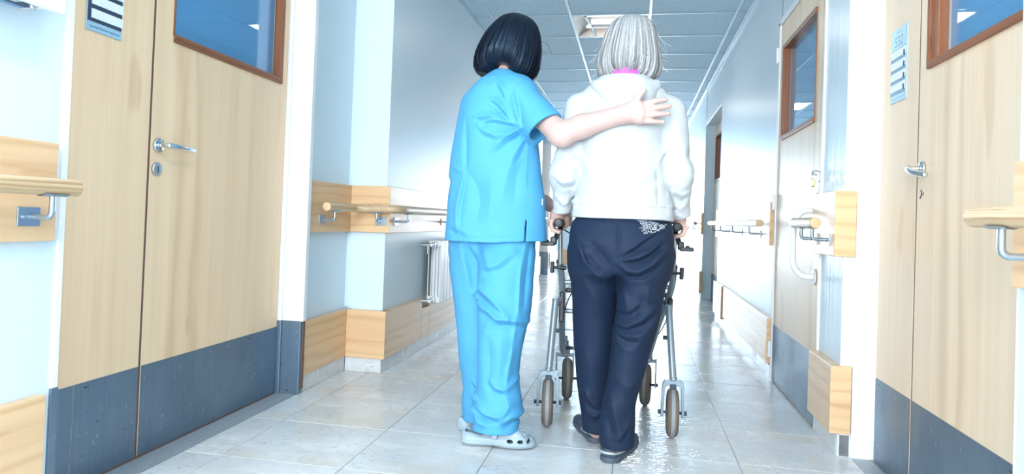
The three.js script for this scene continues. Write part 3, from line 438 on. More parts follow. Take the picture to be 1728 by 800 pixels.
    part('wheel_arm', [B(fx + 0.036, fx + 0.042, 0.085, 0.225, 3.315, 3.345, 0.002), B(fx - 0.046, fx - 0.040, 0.085, 0.225, 3.315, 3.345, 0.002), B(fx - 0.046, fx + 0.042, 0.205, 0.222, 3.315, 3.345, 0.003)], tubeM, g);
    part('hinge_strut', tube([[ux, 0.55, 2.955], [tx, 0.50, 2.90]], 0.011, 6, 10), tubeM, g); part('lock_slide', [B(ux - 0.011 - s * 0.002, ux + 0.011 - s * 0.002, 0.43, 0.56, 2.925, 2.945, 0.006)], M.black, g);
    part('brake_cable', tube([[gx, 0.84, 2.80], [gx - s * 0.05, 0.80, 2.84], [ux - s * 0.06, 0.62, 2.92], [ux - s * 0.01, 0.48, 3.0], [fx, 0.30, 3.18]], 0.0028, 40, 6), M.black, g, 'thin black brake cable');
    part('joint_bolt', rod([tx + s * 0.02, 0.40, 2.885], [tx - s * 0.02, 0.40, 2.885], 0.009, 8), M.dark, g);
  }
  part('cross_bar', tube([[-0.300, 0.605, 2.93], [0.162, 0.605, 2.93]], 0.0105, 6, 12), tubeM, g); part('cross_bar', tube([[-0.305, 0.47, 3.01], [0.135, 0.47, 3.01]], 0.0105, 6, 12), tubeM, g); part('cross_bar', tube([[-0.31, 0.375, 3.08], [0.11, 0.375, 3.08]], 0.004, 6, 8), tubeM, g); part('cross_bar', tube([[-0.312, 0.252, 3.30], [0.085, 0.252, 3.30]], 0.008, 6, 10), M.dark, g);
  part('seat', [B(-0.29, 0.15, 0.555, 0.575, 2.97, 3.17, 0.008)], M.black, g, 'black seat board'); 
  const wires = []; for (let k = 0; k <= 8; k++) { const x = lerp(-0.255, 0.075, k / 8); wires.push(tube([[x, 0.39, 3.09], [x, 0.26, 3.09], [x, 0.25, 3.30], [x, 0.39, 3.31]], 0.0018, 14, 5, false, 0.01)); } for (const y of [0.26, 0.33, 0.39]) wires.push(tube([[-0.255, y, 3.09], [0.075, y, 3.09], [0.075, y, 3.31], [-0.255, y, 3.31], [-0.255, y, 3.09]], 0.0018, 40, 5, false, 0.01));
  const basket = part('wire_basket', wires, tubeM, g, 'wire basket'); basket.userData.kind = 'stuff';
}
// ---------- soft shapes: distance fields meshed on a grid ----------
const smin = (a, b, k) => { const h = Math.max(k - Math.abs(a - b), 0) / k; return Math.min(a, b) - h * h * k * 0.25; };
const smax = (a, b, k) => -smin(-a, -b, k);
function cap(x, y, d, a, b, ra, rb) {                                    // tapered capsule, a and b = [x, y, d]
  const ux = b[0] - a[0], uy = b[1] - a[1], ud = b[2] - a[2], px = x - a[0], py = y - a[1], pd = d - a[2];
  const t = clamp((px * ux + py * uy + pd * ud) / (ux * ux + uy * uy + ud * ud)); return Math.hypot(px - ux * t, py - uy * t, pd - ud * t) - lerp(ra, rb, t);
}
const ell = (x, y, d, c, r) => { const px = (x - c[0]) / r[0], py = (y - c[1]) / r[1], pd = (d - c[2]) / r[2], q = Math.hypot(px, py, pd), g = Math.hypot(px / r[0], py / r[1], pd / r[2]); return g < 1e-9 ? -Math.min(...r) : (q - 1) * q / g; };
function stack(rows) {                                                    // rows [y, centre x, centre d, half width, half depth], highest first
  return (x, y, d, grow = 0) => {
    let i = 0; while (i < rows.length - 2 && y < rows[i + 1][0]) i++;
    const A = rows[i], C = rows[i + 1], Pm = rows[Math.max(i - 1, 0)], Q = rows[Math.min(i + 2, rows.length - 1)], t = clamp((A[0] - y) / (A[0] - C[0]));
    const v = k => { const p0 = Pm[k], p1 = A[k], p2 = C[k], p3 = Q[k]; return p1 + 0.5 * t * (p2 - p0 + t * (2 * p0 - 5 * p1 + 4 * p2 - p3 + t * (3 * (p1 - p2) + p3 - p0))); };
    const a = v(3) + grow, b = v(4) + grow, px = (x - v(1)) / a, pd = (d - v(2)) / b, q = Math.hypot(px, pd), g = Math.hypot(px / a, pd / b);
    return g < 1e-6 ? -Math.min(a, b) : (q - 1) * q / g;
  };
}
function makeFolds(list, FOLD = 2.2, WIDE = 0.0017) {                                               // creases as ridges (+) and valleys (-) in mm along polylines over the back of a garment
  const F = list.map(([amp, w, p]) => { const n = p.length / 2, seg = []; let len = 0; for (let i = 0; i < n - 1; i++) { const l = Math.hypot(p[2 * i + 2] - p[2 * i], p[2 * i + 3] - p[2 * i + 1]); seg.push([p[2 * i], p[2 * i + 1], p[2 * i + 2], p[2 * i + 3], len, l]); len += l; }
    const xs = p.filter((_, i) => i % 2 === 0), ys = p.filter((_, i) => i % 2), m = w * 0.0023 * 2.6; return { amp: amp * FOLD / 1000, w: w * WIDE, seg, len, x0: Math.min(...xs) - m, x1: Math.max(...xs) + m, y0: Math.min(...ys) - m, y1: Math.max(...ys) + m }; });
  return (x, y) => {
    let s = 0;
    for (const f of F) {
      if (x < f.x0 || x > f.x1 || y < f.y0 || y > f.y1) continue;
      let best = 1e9, at = 0; for (const [ax, ay, bx_, by, l0, l] of f.seg) { const ux = bx_ - ax, uy = by - ay, t = clamp(((x - ax) * ux + (y - ay) * uy) / (l * l)), q = Math.hypot(x - ax - ux * t, y - ay - uy * t); if (q < best) { best = q; at = (l0 + l * t) / f.len; } }
      const e = best / (f.w * (0.55 + 0.45 * Math.sin(Math.PI * at))); if (e < 2.6) s += f.amp * (0.45 * Math.exp(-e * e) + 0.55 * Math.exp(-2.1 * e)) * Math.pow(Math.sin(Math.PI * clamp(at, 0.06, 0.94)), 0.6);
    }
    return s;
  };
}
function n3(x, y, z, s) {                                                // smooth value noise -1..1
  const i = Math.floor(x), j = Math.floor(y), k = Math.floor(z), f = x - i, g = y - j, h = z - k, u = f * f * (3 - 2 * f), v = g * g * (3 - 2 * g), w = h * h * (3 - 2 * h);
  const H = (a, b, c) => hash(a, b * 131 + c * 7919, s); const L = (c) => lerp(lerp(H(i, j, c), H(i + 1, j, c), u), lerp(H(i, j + 1, c), H(i + 1, j + 1, c), u), v); return 2 * lerp(L(k), L(k + 1), w) - 1;
}
function nets(f, [x0, y0, d0, x1, y1, d1], h) {                          // surface nets; the field takes x, y, d
  const nx = Math.ceil((x1 - x0) / h) + 1, ny = Math.ceil((y1 - y0) / h) + 1, nz = Math.ceil((d1 - d0) / h) + 1, val = new Float32Array(nx * ny * nz).fill(1), K = 8, half = K * h * 0.5 * 1.75;
  for (let bk = 0; bk < nz; bk += K) for (let bj = 0; bj < ny; bj += K) for (let bi = 0; bi < nx; bi += K) {
    const c = f(x0 + (bi + K / 2) * h, y0 + (bj + K / 2) * h, d0 + (bk + K / 2) * h), far = Math.abs(c) > half * 1.5 + 0.02;
    for (let k = bk; k < Math.min(bk + K, nz); k++) for (let j = bj; j < Math.min(bj + K, ny); j++) for (let i = bi; i < Math.min(bi + K, nx); i++)
      val[(k * ny + j) * nx + i] = far ? c : f(x0 + i * h, y0 + j * h, d0 + k * h);
  }
  const idx = new Int32Array(nx * ny * nz).fill(-1), pos = [], tri = [], E = [[0, 1], [2, 3], [4, 5], [6, 7], [0, 2], [1, 3], [4, 6], [5, 7], [0, 4], [1, 5], [2, 6], [3, 7]], v = new Float32Array(8);
  for (let k = 0; k < nz - 1; k++) for (let j = 0; j < ny - 1; j++) for (let i = 0; i < nx - 1; i++) {
    const b = (k * ny + j) * nx + i; let m = 0; for (let c = 0; c < 8; c++) { v[c] = val[b + (c & 1) + ((c >> 1) & 1) * nx + (c >> 2) * nx * ny]; if (v[c] < 0) m |= 1 << c; }
    if (m === 0 || m === 255) continue; let sx = 0, sy = 0, sz = 0, n = 0;
    for (const [p, q] of E) if ((v[p] < 0) !== (v[q] < 0)) { const t = v[p] / (v[p] - v[q]); sx += lerp(p & 1, q & 1, t); sy += lerp((p >> 1) & 1, (q >> 1) & 1, t); sz += lerp(p >> 2, q >> 2, t); n++; }
    idx[b] = pos.length / 3; pos.push(x0 + (i + sx / n) * h, y0 + (j + sy / n) * h, -(d0 + (k + sz / n) * h));
  }
  const quad = (a, b, c, e, flip) => { if (a < 0 || b < 0 || c < 0 || e < 0) return; if (flip) tri.push(a, b, c, a, c, e); else tri.push(a, c, b, a, e, c); };
  const at = (i, j, k) => idx[(k * ny + j) * nx + i];
  for (let k = 1; k < nz - 1; k++) for (let j = 1; j < ny - 1; j++) for (let i = 1; i < nx - 1; i++) {
    const b = (k * ny + j) * nx + i, s = val[b] < 0;
    if (s !== (val[b + 1] < 0)) quad(at(i, j - 1, k - 1), at(i, j, k - 1), at(i, j, k), at(i, j - 1, k), !s);
    if (s !== (val[b + nx] < 0)) quad(at(i - 1, j, k - 1), at(i - 1, j, k), at(i, j, k), at(i, j, k - 1), !s);
    if (s !== (val[b + nx * ny] < 0)) quad(at(i - 1, j - 1, k), at(i, j - 1, k), at(i, j, k), at(i - 1, j, k), !s);
  }
  const g = new THREE.BufferGeometry(); g.setAttribute('position', new THREE.BufferAttribute(new Float32Array(pos), 3)); g.setIndex(tri);
  const uv = new Float32Array(pos.length / 3 * 2); for (let i = 0; i < uv.length / 2; i++) { uv[2 * i] = pos[3 * i]; uv[2 * i + 1] = pos[3 * i + 1]; } g.setAttribute('uv', new THREE.BufferAttribute(uv, 2));
  g.computeVertexNormals(); return g;
}
function mergeIdx(list) { return mergeGeometries(list.map(g => { const q = g.clone(); for (const k of Object.keys(q.attributes)) if (!['position', 'normal', 'uv'].includes(k)) q.deleteAttribute(k); return q; })); }
const chain = (x, y, d, pts, rs) => { let m = 1e9; for (let i = 0; i < pts.length - 1; i++) m = Math.min(m, cap(x, y, d, pts[i], pts[i + 1], rs[i], rs[i + 1])); return m; };
function surfaceD(f, x, y, from, to) { for (let d = from; d < to; d += 0.001) if (f(x, y, d) < 0) return d; return null; }   // first skin met when walking down the corridor
// a raised line of stitching laid over a garment
function seamGeo(f, pts, r, from = 2.3, to = 2.8) { const out = []; const c = new THREE.CatmullRomCurve3(pts.map(p => new THREE.Vector3(p[0], p[1], 0))), n = Math.max(8, Math.ceil(c.getLength() / 0.012)); for (let i = 0; i <= n; i++) { const q = c.getPoint(i / n), d = surfaceD(f, q.x, q.y, from, to); if (d !== null && (!out.length || Math.abs(d - out[out.length - 1][2]) < 0.03)) out.push([q.x, q.y, d]); } return out.length > 3 ? tube(out, r, out.length * 2, 6) : null; }

// bob of hair: a cap swept from the crown to the tips, thick at the rim, and separate locks lying over it
function hairGeo({ centre, tilt, profile, tipDrop, colors, strands, width, lockAmp, sd, crown = [0, 0] }) {
  const m = new THREE.Matrix4().makeRotationFromEuler(new THREE.Euler(...tilt)).setPosition(...centre);
  const prof = t => { const q = t * (profile.length - 1), i = Math.min(Math.floor(q), profile.length - 2), k = q - i, P = profile, p0 = P[Math.max(i - 1, 0)], p1 = P[i], p2 = P[i + 1], p3 = P[Math.min(i + 2, P.length - 1)]; return [0, 1, 2].map(c => p1[c] + 0.5 * k * (p2[c] - p0[c] + k * (2 * p0[c] - 5 * p1[c] + 4 * p2[c] - p3[c] + k * (3 * (p1[c] - p2[c]) + p3[c] - p0[c])))); };
  const groove = (th, t) => lockAmp * sst(0.05, 0.5, t) * (0.6 * Math.sin(th * 23 + 2 * Math.sin(th * 5 + t * 2)) + 0.5 * Math.sin(th * 41 + 3 * Math.sin(th * 3 - t * 3)));
  const point = (th, t, off) => { const [h, a, b] = prof(t), lo = sst(0.2, 1, t) * tipDrop(th), g = off + groove(th, t), s = 1 - t; return new THREE.Vector3((a + g) * Math.sin(th) + crown[0] * s * s, h - lo, (b + g) * Math.cos(th) + crown[1] * s * s).applyMatrix4(m); };   // th 0 looks at the camera (+z)
  const NT = 200, NR = 40, pos = [], tri = [], col = [], C = (c) => { col.push(c[0], c[1], c[2]); };
  for (let j = 0; j <= NR + 6; j++) for (let i = 0; i <= NT; i++) {
    const th = i / NT * Math.PI * 2; let p; if (j <= NR) p = point(th, j / NR, 0); else { const k = (j - NR) / 6, t = 1 - 0.05 * k; p = point(th, t, -0.010 - 0.080 * k); }
    pos.push(p.x, p.y, p.z); const w = hash(i % NT, 3, sd) * 0.6 + 0.4 * hash(Math.floor((i % NT) / 5), 7, sd); C(mix3(colors[0], colors[1], w));
  }
  for (let j = 0; j < NR + 6; j++) for (let i = 0; i < NT; i++) { const a = j * (NT + 1) + i, b = a + 1, c = a + NT + 1, e = c + 1; tri.push(a, c, b, b, c, e); }
  let base = pos.length / 3;
  for (let n = 0; n < strands; n++) {
    const th0 = rnd() * Math.PI * 2, t0 = 0.02 + 0.5 * rnd() * rnd(), t1 = Math.min(1.03, 0.78 + 0.26 * rnd()), off = 0.0006 + 0.0042 * rnd(), w = width * rr(0.5, 1.25), sway = rr(-0.09, 0.09), SEG = 12, tone = mix3(colors[0], colors[1], Math.pow(rnd(), 0.8)), lift = rnd() < 0.04 ? rr(0.002, 0.009) : 0;
    for (let s = 0; s <= SEG; s++) {
      const k = s / SEG, t = lerp(t0, t1, k), th = th0 + sway * k * k, ww = w * (0.35 + 0.65 * Math.sin(Math.PI * clamp(0.12 + k * 0.8))) , o = off * Math.sin(Math.PI * clamp(0.04 + 0.92 * k, 0, 1)) + lift * k;
      const dth = ww / 0.11, a = point(th - dth, t, o - 0.0006), b = point(th, t, o + 0.0012), c = point(th + dth, t, o - 0.0006);
      for (const p of [a, b, c]) { pos.push(p.x, p.y, p.z); C(tone); }
      if (s < SEG) { const q = base + s * 3; tri.push(q, q + 3, q + 1, q + 1, q + 3, q + 4, q + 1, q + 4, q + 2, q + 2, q + 4, q + 5); }
    }
    base += (SEG + 1) * 3;
  }
  const g = new THREE.BufferGeometry(); g.setAttribute('position', new THREE.BufferAttribute(new Float32Array(pos), 3)); g.setAttribute('color', new THREE.BufferAttribute(new Float32Array(col), 3)); g.setIndex(tri); g.computeVertexNormals(); return g;
}
// ---------- garments' creases, measured over the back of each garment: [height mm, width, x y x y ...] ----------
const foldsTunic=[
  [6,10,[-0.533,1.397,-0.511,1.365,-0.496,1.331]],
  [-5,9,[-0.545,1.388,-0.522,1.351,-0.505,1.310]],
  [7,9,[-0.561,1.333,-0.530,1.314,-0.496,1.278,-0.474,1.242]],
  [-6,8,[-0.566,1.319,-0.534,1.298,-0.503,1.264,-0.483,1.237]],
  [7,10,[-0.620,1.259,-0.587,1.257,-0.538,1.262,-0.508,1.282]],
  [-6,8,[-0.615,1.247,-0.577,1.245,-0.535,1.252]],
  [8,9,[-0.595,1.238,-0.544,1.248,-0.490,1.239,-0.448,1.228]],
  [-6,8,[-0.590,1.224,-0.539,1.236,-0.490,1.225,-0.450,1.217]],
  [7,12,[-0.612,1.236,-0.585,1.206,-0.530,1.186,-0.489,1.191,-0.439,1.212]],
  [-5,12,[-0.604,1.213,-0.579,1.185,-0.527,1.168,-0.481,1.175]],
  [7,12,[-0.549,1.133,-0.513,1.166,-0.468,1.196,-0.434,1.217]],
  [-6,12,[-0.521,1.127,-0.492,1.157,-0.454,1.185,-0.429,1.206]],
  [6,12,[-0.473,1.091,-0.454,1.128,-0.430,1.176]],
  [-5,10,[-0.455,1.082,-0.438,1.124,-0.423,1.165]],
  [-6,9,[-0.660,1.254,-0.656,1.161,-0.651,1.081,-0.654,1.046]],
  [6,9,[-0.657,1.048,-0.671,0.976,-0.682,0.907,-0.683,0.861,-0.671,0.804]],
  [-5,9,[-0.645,1.042,-0.656,0.977,-0.666,0.908,-0.665,0.843]],
  [-9,26,[-0.640,1.046,-0.608,1.001,-0.586,0.933,-0.593,0.860]],
  [6,22,[-0.546,1.049,-0.538,0.957,-0.543,0.843]],
  [5,6,[-0.712,1.063,-0.683,1.052,-0.654,1.046]],
  [4,14,[-0.711,0.841,-0.631,0.812,-0.583,0.796]],
  [-4,10,[-0.710,0.818,-0.642,0.794]],
  [6,22,[-0.496,0.959,-0.481,1.050,-0.451,1.114]],
  [-5,20,[-0.454,0.937,-0.453,1.028,-0.432,1.097]],
  [5,9,[-0.474,1.356,-0.455,1.290,-0.444,1.237]],
  [-5,8,[-0.460,1.351,-0.439,1.283,-0.428,1.228]]];
const foldsScrubs=[
  [7,14,[-0.565,0.681,-0.502,0.697,-0.447,0.746]],
  [-6,12,[-0.551,0.663,-0.490,0.678,-0.439,0.722]],
  [6,10,[-0.568,0.752,-0.538,0.691,-0.519,0.665]],
  [10,12,[-0.578,0.601,-0.531,0.575,-0.480,0.533,-0.451,0.499]],
  [-9,11,[-0.577,0.572,-0.537,0.552,-0.490,0.517]],
  [9,11,[-0.576,0.539,-0.536,0.525,-0.494,0.499,-0.451,0.495]],
  [-7,11,[-0.573,0.512,-0.531,0.499,-0.489,0.477]],
  [9,12,[-0.534,0.470,-0.506,0.494,-0.460,0.492,-0.415,0.491,-0.383,0.477]],
  [-7,12,[-0.524,0.450,-0.493,0.472,-0.448,0.471,-0.403,0.467]],
  [5,6,[-0.409,0.770,-0.413,0.704,-0.416,0.637,-0.416,0.581,-0.416,0.526,-0.425,0.470,-0.430,0.425,-0.439,0.358]],
  [-5,8,[-0.395,0.764,-0.400,0.649,-0.401,0.538]],
  [-6,18,[-0.523,0.419,-0.515,0.331,-0.521,0.241]],
  [5,22,[-0.481,0.444,-0.471,0.356,-0.481,0.266]],
  [9,11,[-0.508,0.264,-0.485,0.240,-0.451,0.236,-0.420,0.260]],
  [-8,10,[-0.517,0.246,-0.488,0.219,-0.457,0.215]],
  [6,7,[-0.451,0.242,-0.442,0.314,-0.431,0.381]],
  [10,12,[-0.569,0.161,-0.527,0.141,-0.476,0.134,-0.441,0.155]],
  [-9,10,[-0.559,0.140,-0.521,0.119,-0.475,0.114]],
  [8,10,[-0.450,0.220,-0.435,0.175,-0.464,0.117]],
  [9,11,[-0.572,0.126,-0.548,0.103,-0.509,0.096]],
  [10,11,[-0.464,0.108,-0.424,0.134,-0.388,0.135]],
  [-9,8,[-0.456,0.087,-0.421,0.110,-0.390,0.113]],
  [7,10,[-0.623,0.570,-0.584,0.561]],
  [6,12,[-0.626,0.761,-0.594,0.706]],
  [-5,10,[-0.638,0.754,-0.605,0.697]],
  [6,12,[-0.677,0.759,-0.645,0.654,-0.631,0.581]],
  [-6,10,[-0.649,0.749,-0.624,0.655,-0.617,0.593]],
  [8,9,[-0.612,0.223,-0.593,0.197,-0.565,0.180]],
  [-7,8,[-0.612,0.203,-0.592,0.177,-0.569,0.161]],
  [8,9,[-0.617,0.162,-0.596,0.141,-0.572,0.132]]];
const foldsJacket=[
  [4,14,[-0.099,0.959,-0.012,1.015,0.060,1.062]],
  [4,16,[-0.056,0.937,0.038,0.982,0.115,1.027]],
  [-4,12,[-0.067,0.951,0.026,1.004,0.088,1.041]],
  [-4,5,[0.074,1.084,0.083,0.935]],
  [5,12,[0.119,1.170,0.092,1.118,0.073,1.069]],
  [-5,10,[0.116,1.144,0.086,1.091]],
  [5,12,[-0.214,1.139,-0.188,1.091,-0.178,1.052]],
  [-5,10,[-0.198,1.139,-0.173,1.085]],
  [3,16,[-0.186,0.965,-0.156,1.031,-0.147,1.097]],
  [5,9,[-0.304,1.036,-0.275,1.011,-0.238,1.023]],
  [-5,8,[-0.299,1.019,-0.270,0.993,-0.242,1.003]],
  [6,9,[-0.304,0.966,-0.274,0.930,-0.227,0.953]],
  [-5,8,[-0.299,0.944,-0.269,0.910,-0.235,0.929]],
  [5,9,[0.141,1.000,0.167,0.976,0.195,0.993]],
  [-5,8,[0.146,0.979,0.169,0.957,0.191,0.972]],
  [5,8,[0.141,0.943,0.168,0.929,0.194,0.949]],
  [5,14,[0.146,1.252,0.157,1.166,0.184,1.093]],
  [-5,12,[0.139,1.209,0.149,1.134]]];
const foldsNavy=[
  [-5,5,[-0.056,0.881,-0.054,0.819,-0.054,0.763]],
  [-12,10,[-0.039,0.747,0.000,0.770,0.051,0.812,0.096,0.844]],
  [8,8,[-0.027,0.767,0.012,0.792,0.063,0.828,0.104,0.850]],
  [11,9,[-0.059,0.729,-0.020,0.699,0.019,0.697,0.070,0.727,0.108,0.768,0.129,0.811]],
  [-10,8,[-0.038,0.726,0.008,0.730,0.053,0.749,0.093,0.783]],
  [7,7,[-0.030,0.739,0.014,0.747,0.061,0.773,0.105,0.815]],
  [-9,9,[-0.054,0.708,-0.020,0.680,0.026,0.678,0.079,0.708,0.117,0.750]],
  [6,10,[-0.015,0.663,0.037,0.666,0.088,0.694]],
  [10,13,[-0.198,0.798,-0.168,0.728,-0.130,0.683,-0.099,0.657]],
  [-10,12,[-0.146,0.789,-0.098,0.736,-0.073,0.701]],
  [-8,11,[-0.175,0.762,-0.137,0.704,-0.100,0.684]],
  [7,11,[-0.212,0.834,-0.193,0.770,-0.176,0.717]],
  [6,16,[-0.185,0.663,-0.140,0.601,-0.105,0.518]],
  [7,10,[-0.050,0.559,-0.016,0.553,0.023,0.580]],
  [-6,8,[-0.045,0.543,-0.011,0.538,0.030,0.562]],
  [9,11,[-0.067,0.511,-0.020,0.500,0.037,0.526,0.082,0.567]],
  [-8,9,[-0.060,0.493,-0.018,0.481,0.040,0.506,0.084,0.542]],
  [8,11,[-0.060,0.486,-0.019,0.466,0.027,0.469,0.061,0.494]],
  [-7,9,[-0.055,0.466,-0.016,0.445,0.029,0.448]],
  [6,10,[-0.035,0.639,-0.023,0.591,-0.010,0.555]],
  [7,12,[-0.070,0.477,-0.039,0.441,-0.011,0.413]],
  [7,14,[0.018,0.420,0.053,0.475,0.097,0.541]],
  [-6,14,[0.039,0.611,0.030,0.568,0.010,0.535]],
  [5,18,[0.058,0.654,0.054,0.591]],
  [7,14,[-0.065,0.249,-0.043,0.174,-0.027,0.121]],
  [-6,12,[-0.080,0.201,-0.061,0.139,-0.051,0.087]],
  [7,12,[0.013,0.177,-0.002,0.134,-0.028,0.104,-0.049,0.102]],
  [-6,10,[0.014,0.150,-0.005,0.106,-0.030,0.083]],
  [5,12,[-0.045,0.309,-0.003,0.281,0.028,0.305]],
  [8,10,[-0.166,0.227,-0.145,0.184,-0.106,0.162]],
  [-7,9,[-0.165,0.202,-0.142,0.161,-0.112,0.143]],
  [8,10,[-0.159,0.147,-0.128,0.129,-0.097,0.140]],
  [5,16,[-0.165,0.386,-0.140,0.302,-0.128,0.239]]];

// ---------- the nurse ----------
M.scrub = S({ color: lin(0.080, 0.365, 0.65), roughness: 0.72, sheen: 0.2, sheenRoughness: 0.5, sheenColor: lin(0.5, 0.8, 1), bumpMap: tWeave, bumpScale: 0.0004 });
M.skin = S({ color: lin(0.59, 0.415, 0.37), roughness: 0.52, sheen: 0.2, sheenColor: lin(1, 0.8, 0.75) });
M.hairBlack = S({ vertexColors: true, roughness: 0.3, specularIntensity: 0.6, specularColor: lin(0.45, 0.72, 1.0), side: THREE.DoubleSide }); M.hairGrey = S({ vertexColors: true, roughness: 0.5, side: THREE.DoubleSide });
M.clog = S({ color: lin(0.37, 0.46, 0.52), roughness: 0.5 }); M.nail = S({ color: lin(0.85, 0.62, 0.58), roughness: 0.3 });
function headField(c, fwd, side) {                                        // skull, jaw, nose, ears; fwd and side are unit [x, y, d]
  const up = [side[1] * fwd[2] - side[2] * fwd[1], side[2] * fwd[0] - side[0] * fwd[2], side[0] * fwd[1] - side[1] * fwd[0]]; if (up[1] < 0) for (let i = 0; i < 3; i++) up[i] *= -1;
  const P = (s, u, f) => [0, 1, 2].map(i => c[i] + side[i] * s + up[i] * u + fwd[i] * f);
  const jaw0 = P(0, -0.045, 0.03), chin = P(0, -0.098, 0.068), n0 = P(0, 0.01, 0.088), n1 = P(0, -0.028, 0.112), cheekL = P(-0.035, -0.03, 0.06), cheekR = P(0.035, -0.03, 0.06), lip0 = P(-0.018, -0.062, 0.084), lip1 = P(0.018, -0.062, 0.084), earL = P(-0.076, -0.01, -0.005), earR = P(0.076, -0.01, -0.005), earL2 = P(-0.074, -0.045, 0.0), earR2 = P(0.074, -0.045, 0.0), eyeL = P(-0.031, 0.006, 0.094), eyeR = P(0.031, 0.006, 0.094), brow = P(0, 0.026, 0.082);
  const f = (x, y, d) => {
    const px = x - c[0], py = y - c[1], pd = d - c[2], s = px * side[0] + py * side[1] + pd * side[2], u = px * up[0] + py * up[1] + pd * up[2], w = px * fwd[0] + py * fwd[1] + pd * fwd[2];
    let r = ell(s, u, w, [0, 0.025, -0.008], [0.074, 0.095, 0.094]); r = smin(r, cap(x, y, d, jaw0, chin, 0.052, 0.024), 0.05); r = smin(r, cap(x, y, d, cheekL, cheekR, 0.03, 0.03), 0.03); r = smin(r, cap(x, y, d, n0, n1, 0.007, 0.012), 0.016); r = smin(r, cap(x, y, d, lip0, lip1, 0.007, 0.007), 0.012);
    r = smin(r, Math.min(cap(x, y, d, earL, earL2, 0.014, 0.009), cap(x, y, d, earR, earR2, 0.014, 0.009)), 0.008); r = smax(r, 0.013 - Math.min(Math.hypot(x - eyeL[0], y - eyeL[1], d - eyeL[2]), Math.hypot(x - eyeR[0], y - eyeR[1], d - eyeR[2])), 0.012); return r;
  };
  f.P = P; return f;
}
{
  const g = thing('person', 'nurse in bright blue scrubs with a black bob, arm around the other woman', 'person', [-0.53, 0, -2.62]);
  const off = geo => { geo.translate(0.53, 0, 2.62); return geo; };
  // blue tunic
  const torso = stack([[1.475, -0.524, 2.668, 0.052, 0.050], [1.455, -0.526, 2.662, 0.072, 0.064], [1.425, -0.530, 2.652, 0.108, 0.086], [1.385, -0.535, 2.645, 0.135, 0.104], [1.33, -0.542, 2.642, 0.150, 0.116], [1.27, -0.547, 2.642, 0.158, 0.124], [1.20, -0.552, 2.645, 0.164, 0.126], [1.125, -0.553, 2.648, 0.175, 0.124], [1.03, -0.550, 2.65, 0.186, 0.124], [0.95, -0.549, 2.65, 0.198, 0.13], [0.866, -0.546, 2.65, 0.203, 0.138], [0.76, -0.543, 2.65, 0.207, 0.146]]);
  const slA = [-0.462, 1.348, 2.60], slB = [-0.300, 1.168, 2.51], llA = [-0.655, 1.325, 2.655], llB = [-0.692, 1.04, 2.655];
  const ax = [slB[0] - slA[0], slB[1] - slA[1], slB[2] - slA[2]], al = Math.hypot(...ax), an = ax.map(q => q / al), cuff = 0.205 / al;
  const cuffN = [0.50, -0.60, -0.20], cn = Math.hypot(...cuffN), cuffC = [-0.345, 1.222, 2.53];
  const cuffPlane = (x, y, d) => ((x - cuffC[0]) * cuffN[0] + (y - cuffC[1]) * cuffN[1] + (d - cuffC[2]) * cuffN[2]) / cn;
  const fold = makeFolds(foldsTunic);
  const tunicF = (x, y, d) => {
    let t = torso(x, y, d);
    let sl = smax(cap(x, y, d, slA, slB, 0.070, 0.082), cuffPlane(x, y, d), 0.006);
    const inner = Math.max(cap(x, y, d, slA, [slB[0] + an[0] * 0.1, slB[1] + an[1] * 0.1, slB[2] + an[2] * 0.1], 0.056, 0.075), -0.05 - cuffPlane(x, y, d));
    let r = smin(t, sl, 0.055); r = smin(r, smax(cap(x, y, d, llA, llB, 0.052, 0.052), 1.032 - y, 0.006), 0.03);
    if (r < 0.05 && r > -0.05 && d < 2.68) r -= fold(x, y) * sst(2.68, 2.6, d);
    if (r < 0.05 && r > -0.05) r -= 0.0022 * n3(x * 16, y * 9, d * 16, 3);
    r = smax(r, 0.774 + 0.012 * sst(-0.6, -0.33, x) - y, 0.004);                                                   // hem
    r = Math.max(r, -Math.max(torso(x, y, d, -0.009), y - 0.84));                                                   // hollow hem
    r = Math.max(r, -inner); r = smax(r, y - 1.458 + 0.10 * sst(2.62, 2.72, d) - 0.012 * sst(-0.47, -0.58, x), 0.006);
    r = Math.max(r, -Math.max(Math.abs(x + 0.408) - 0.0025, y - 0.868, d - 2.6));                                    // side slit at the hem
    return r;
  };
  const tunic = part('tunic', off(nets(tunicF, [-0.80, 0.76, 2.44, -0.24, 1.49, 2.84], 0.0045)), M.scrub, g, 'bright blue short-sleeved tunic');
  const seams = [[[-0.430, 1.415], [-0.458, 1.38], [-0.478, 1.335], [-0.480, 1.30], [-0.465, 1.25]], [[-0.413, 1.19], [-0.412, 1.0], [-0.409, 0.87]], [[-0.650, 1.26], [-0.652, 1.15], [-0.655, 1.05]]];
  for (const s of seams) { const q = seamGeo(tunicF, s, 0.0013); if (q) part('seam', off(q), M.scrub, tunic); }
  { const hem = []; for (let i = 0; i <= 40; i++) { const x = lerp(-0.735, -0.418, i / 40); hem.push([x, 0.798 + 0.012 * sst(-0.6, -0.33, x)]); } const q = seamGeo(tunicF, hem, 0.0012); if (q) part('hem_stitching', off(q), M.scrub, tunic); }
  { const q = seamGeo(tunicF, [[-0.300 - 0.052, 1.285], [-0.345, 1.265], [-0.372, 1.225], [-0.392, 1.185]], 0.0012); if (q) part('cuff_stitching', off(q), M.scrub, tunic); }
  part('pocket_label', off(B(-0.3565, -0.3535, 0.927, 0.952, 2.60, 2.612, 0.0008)), M.white, tunic, 'tiny white label');
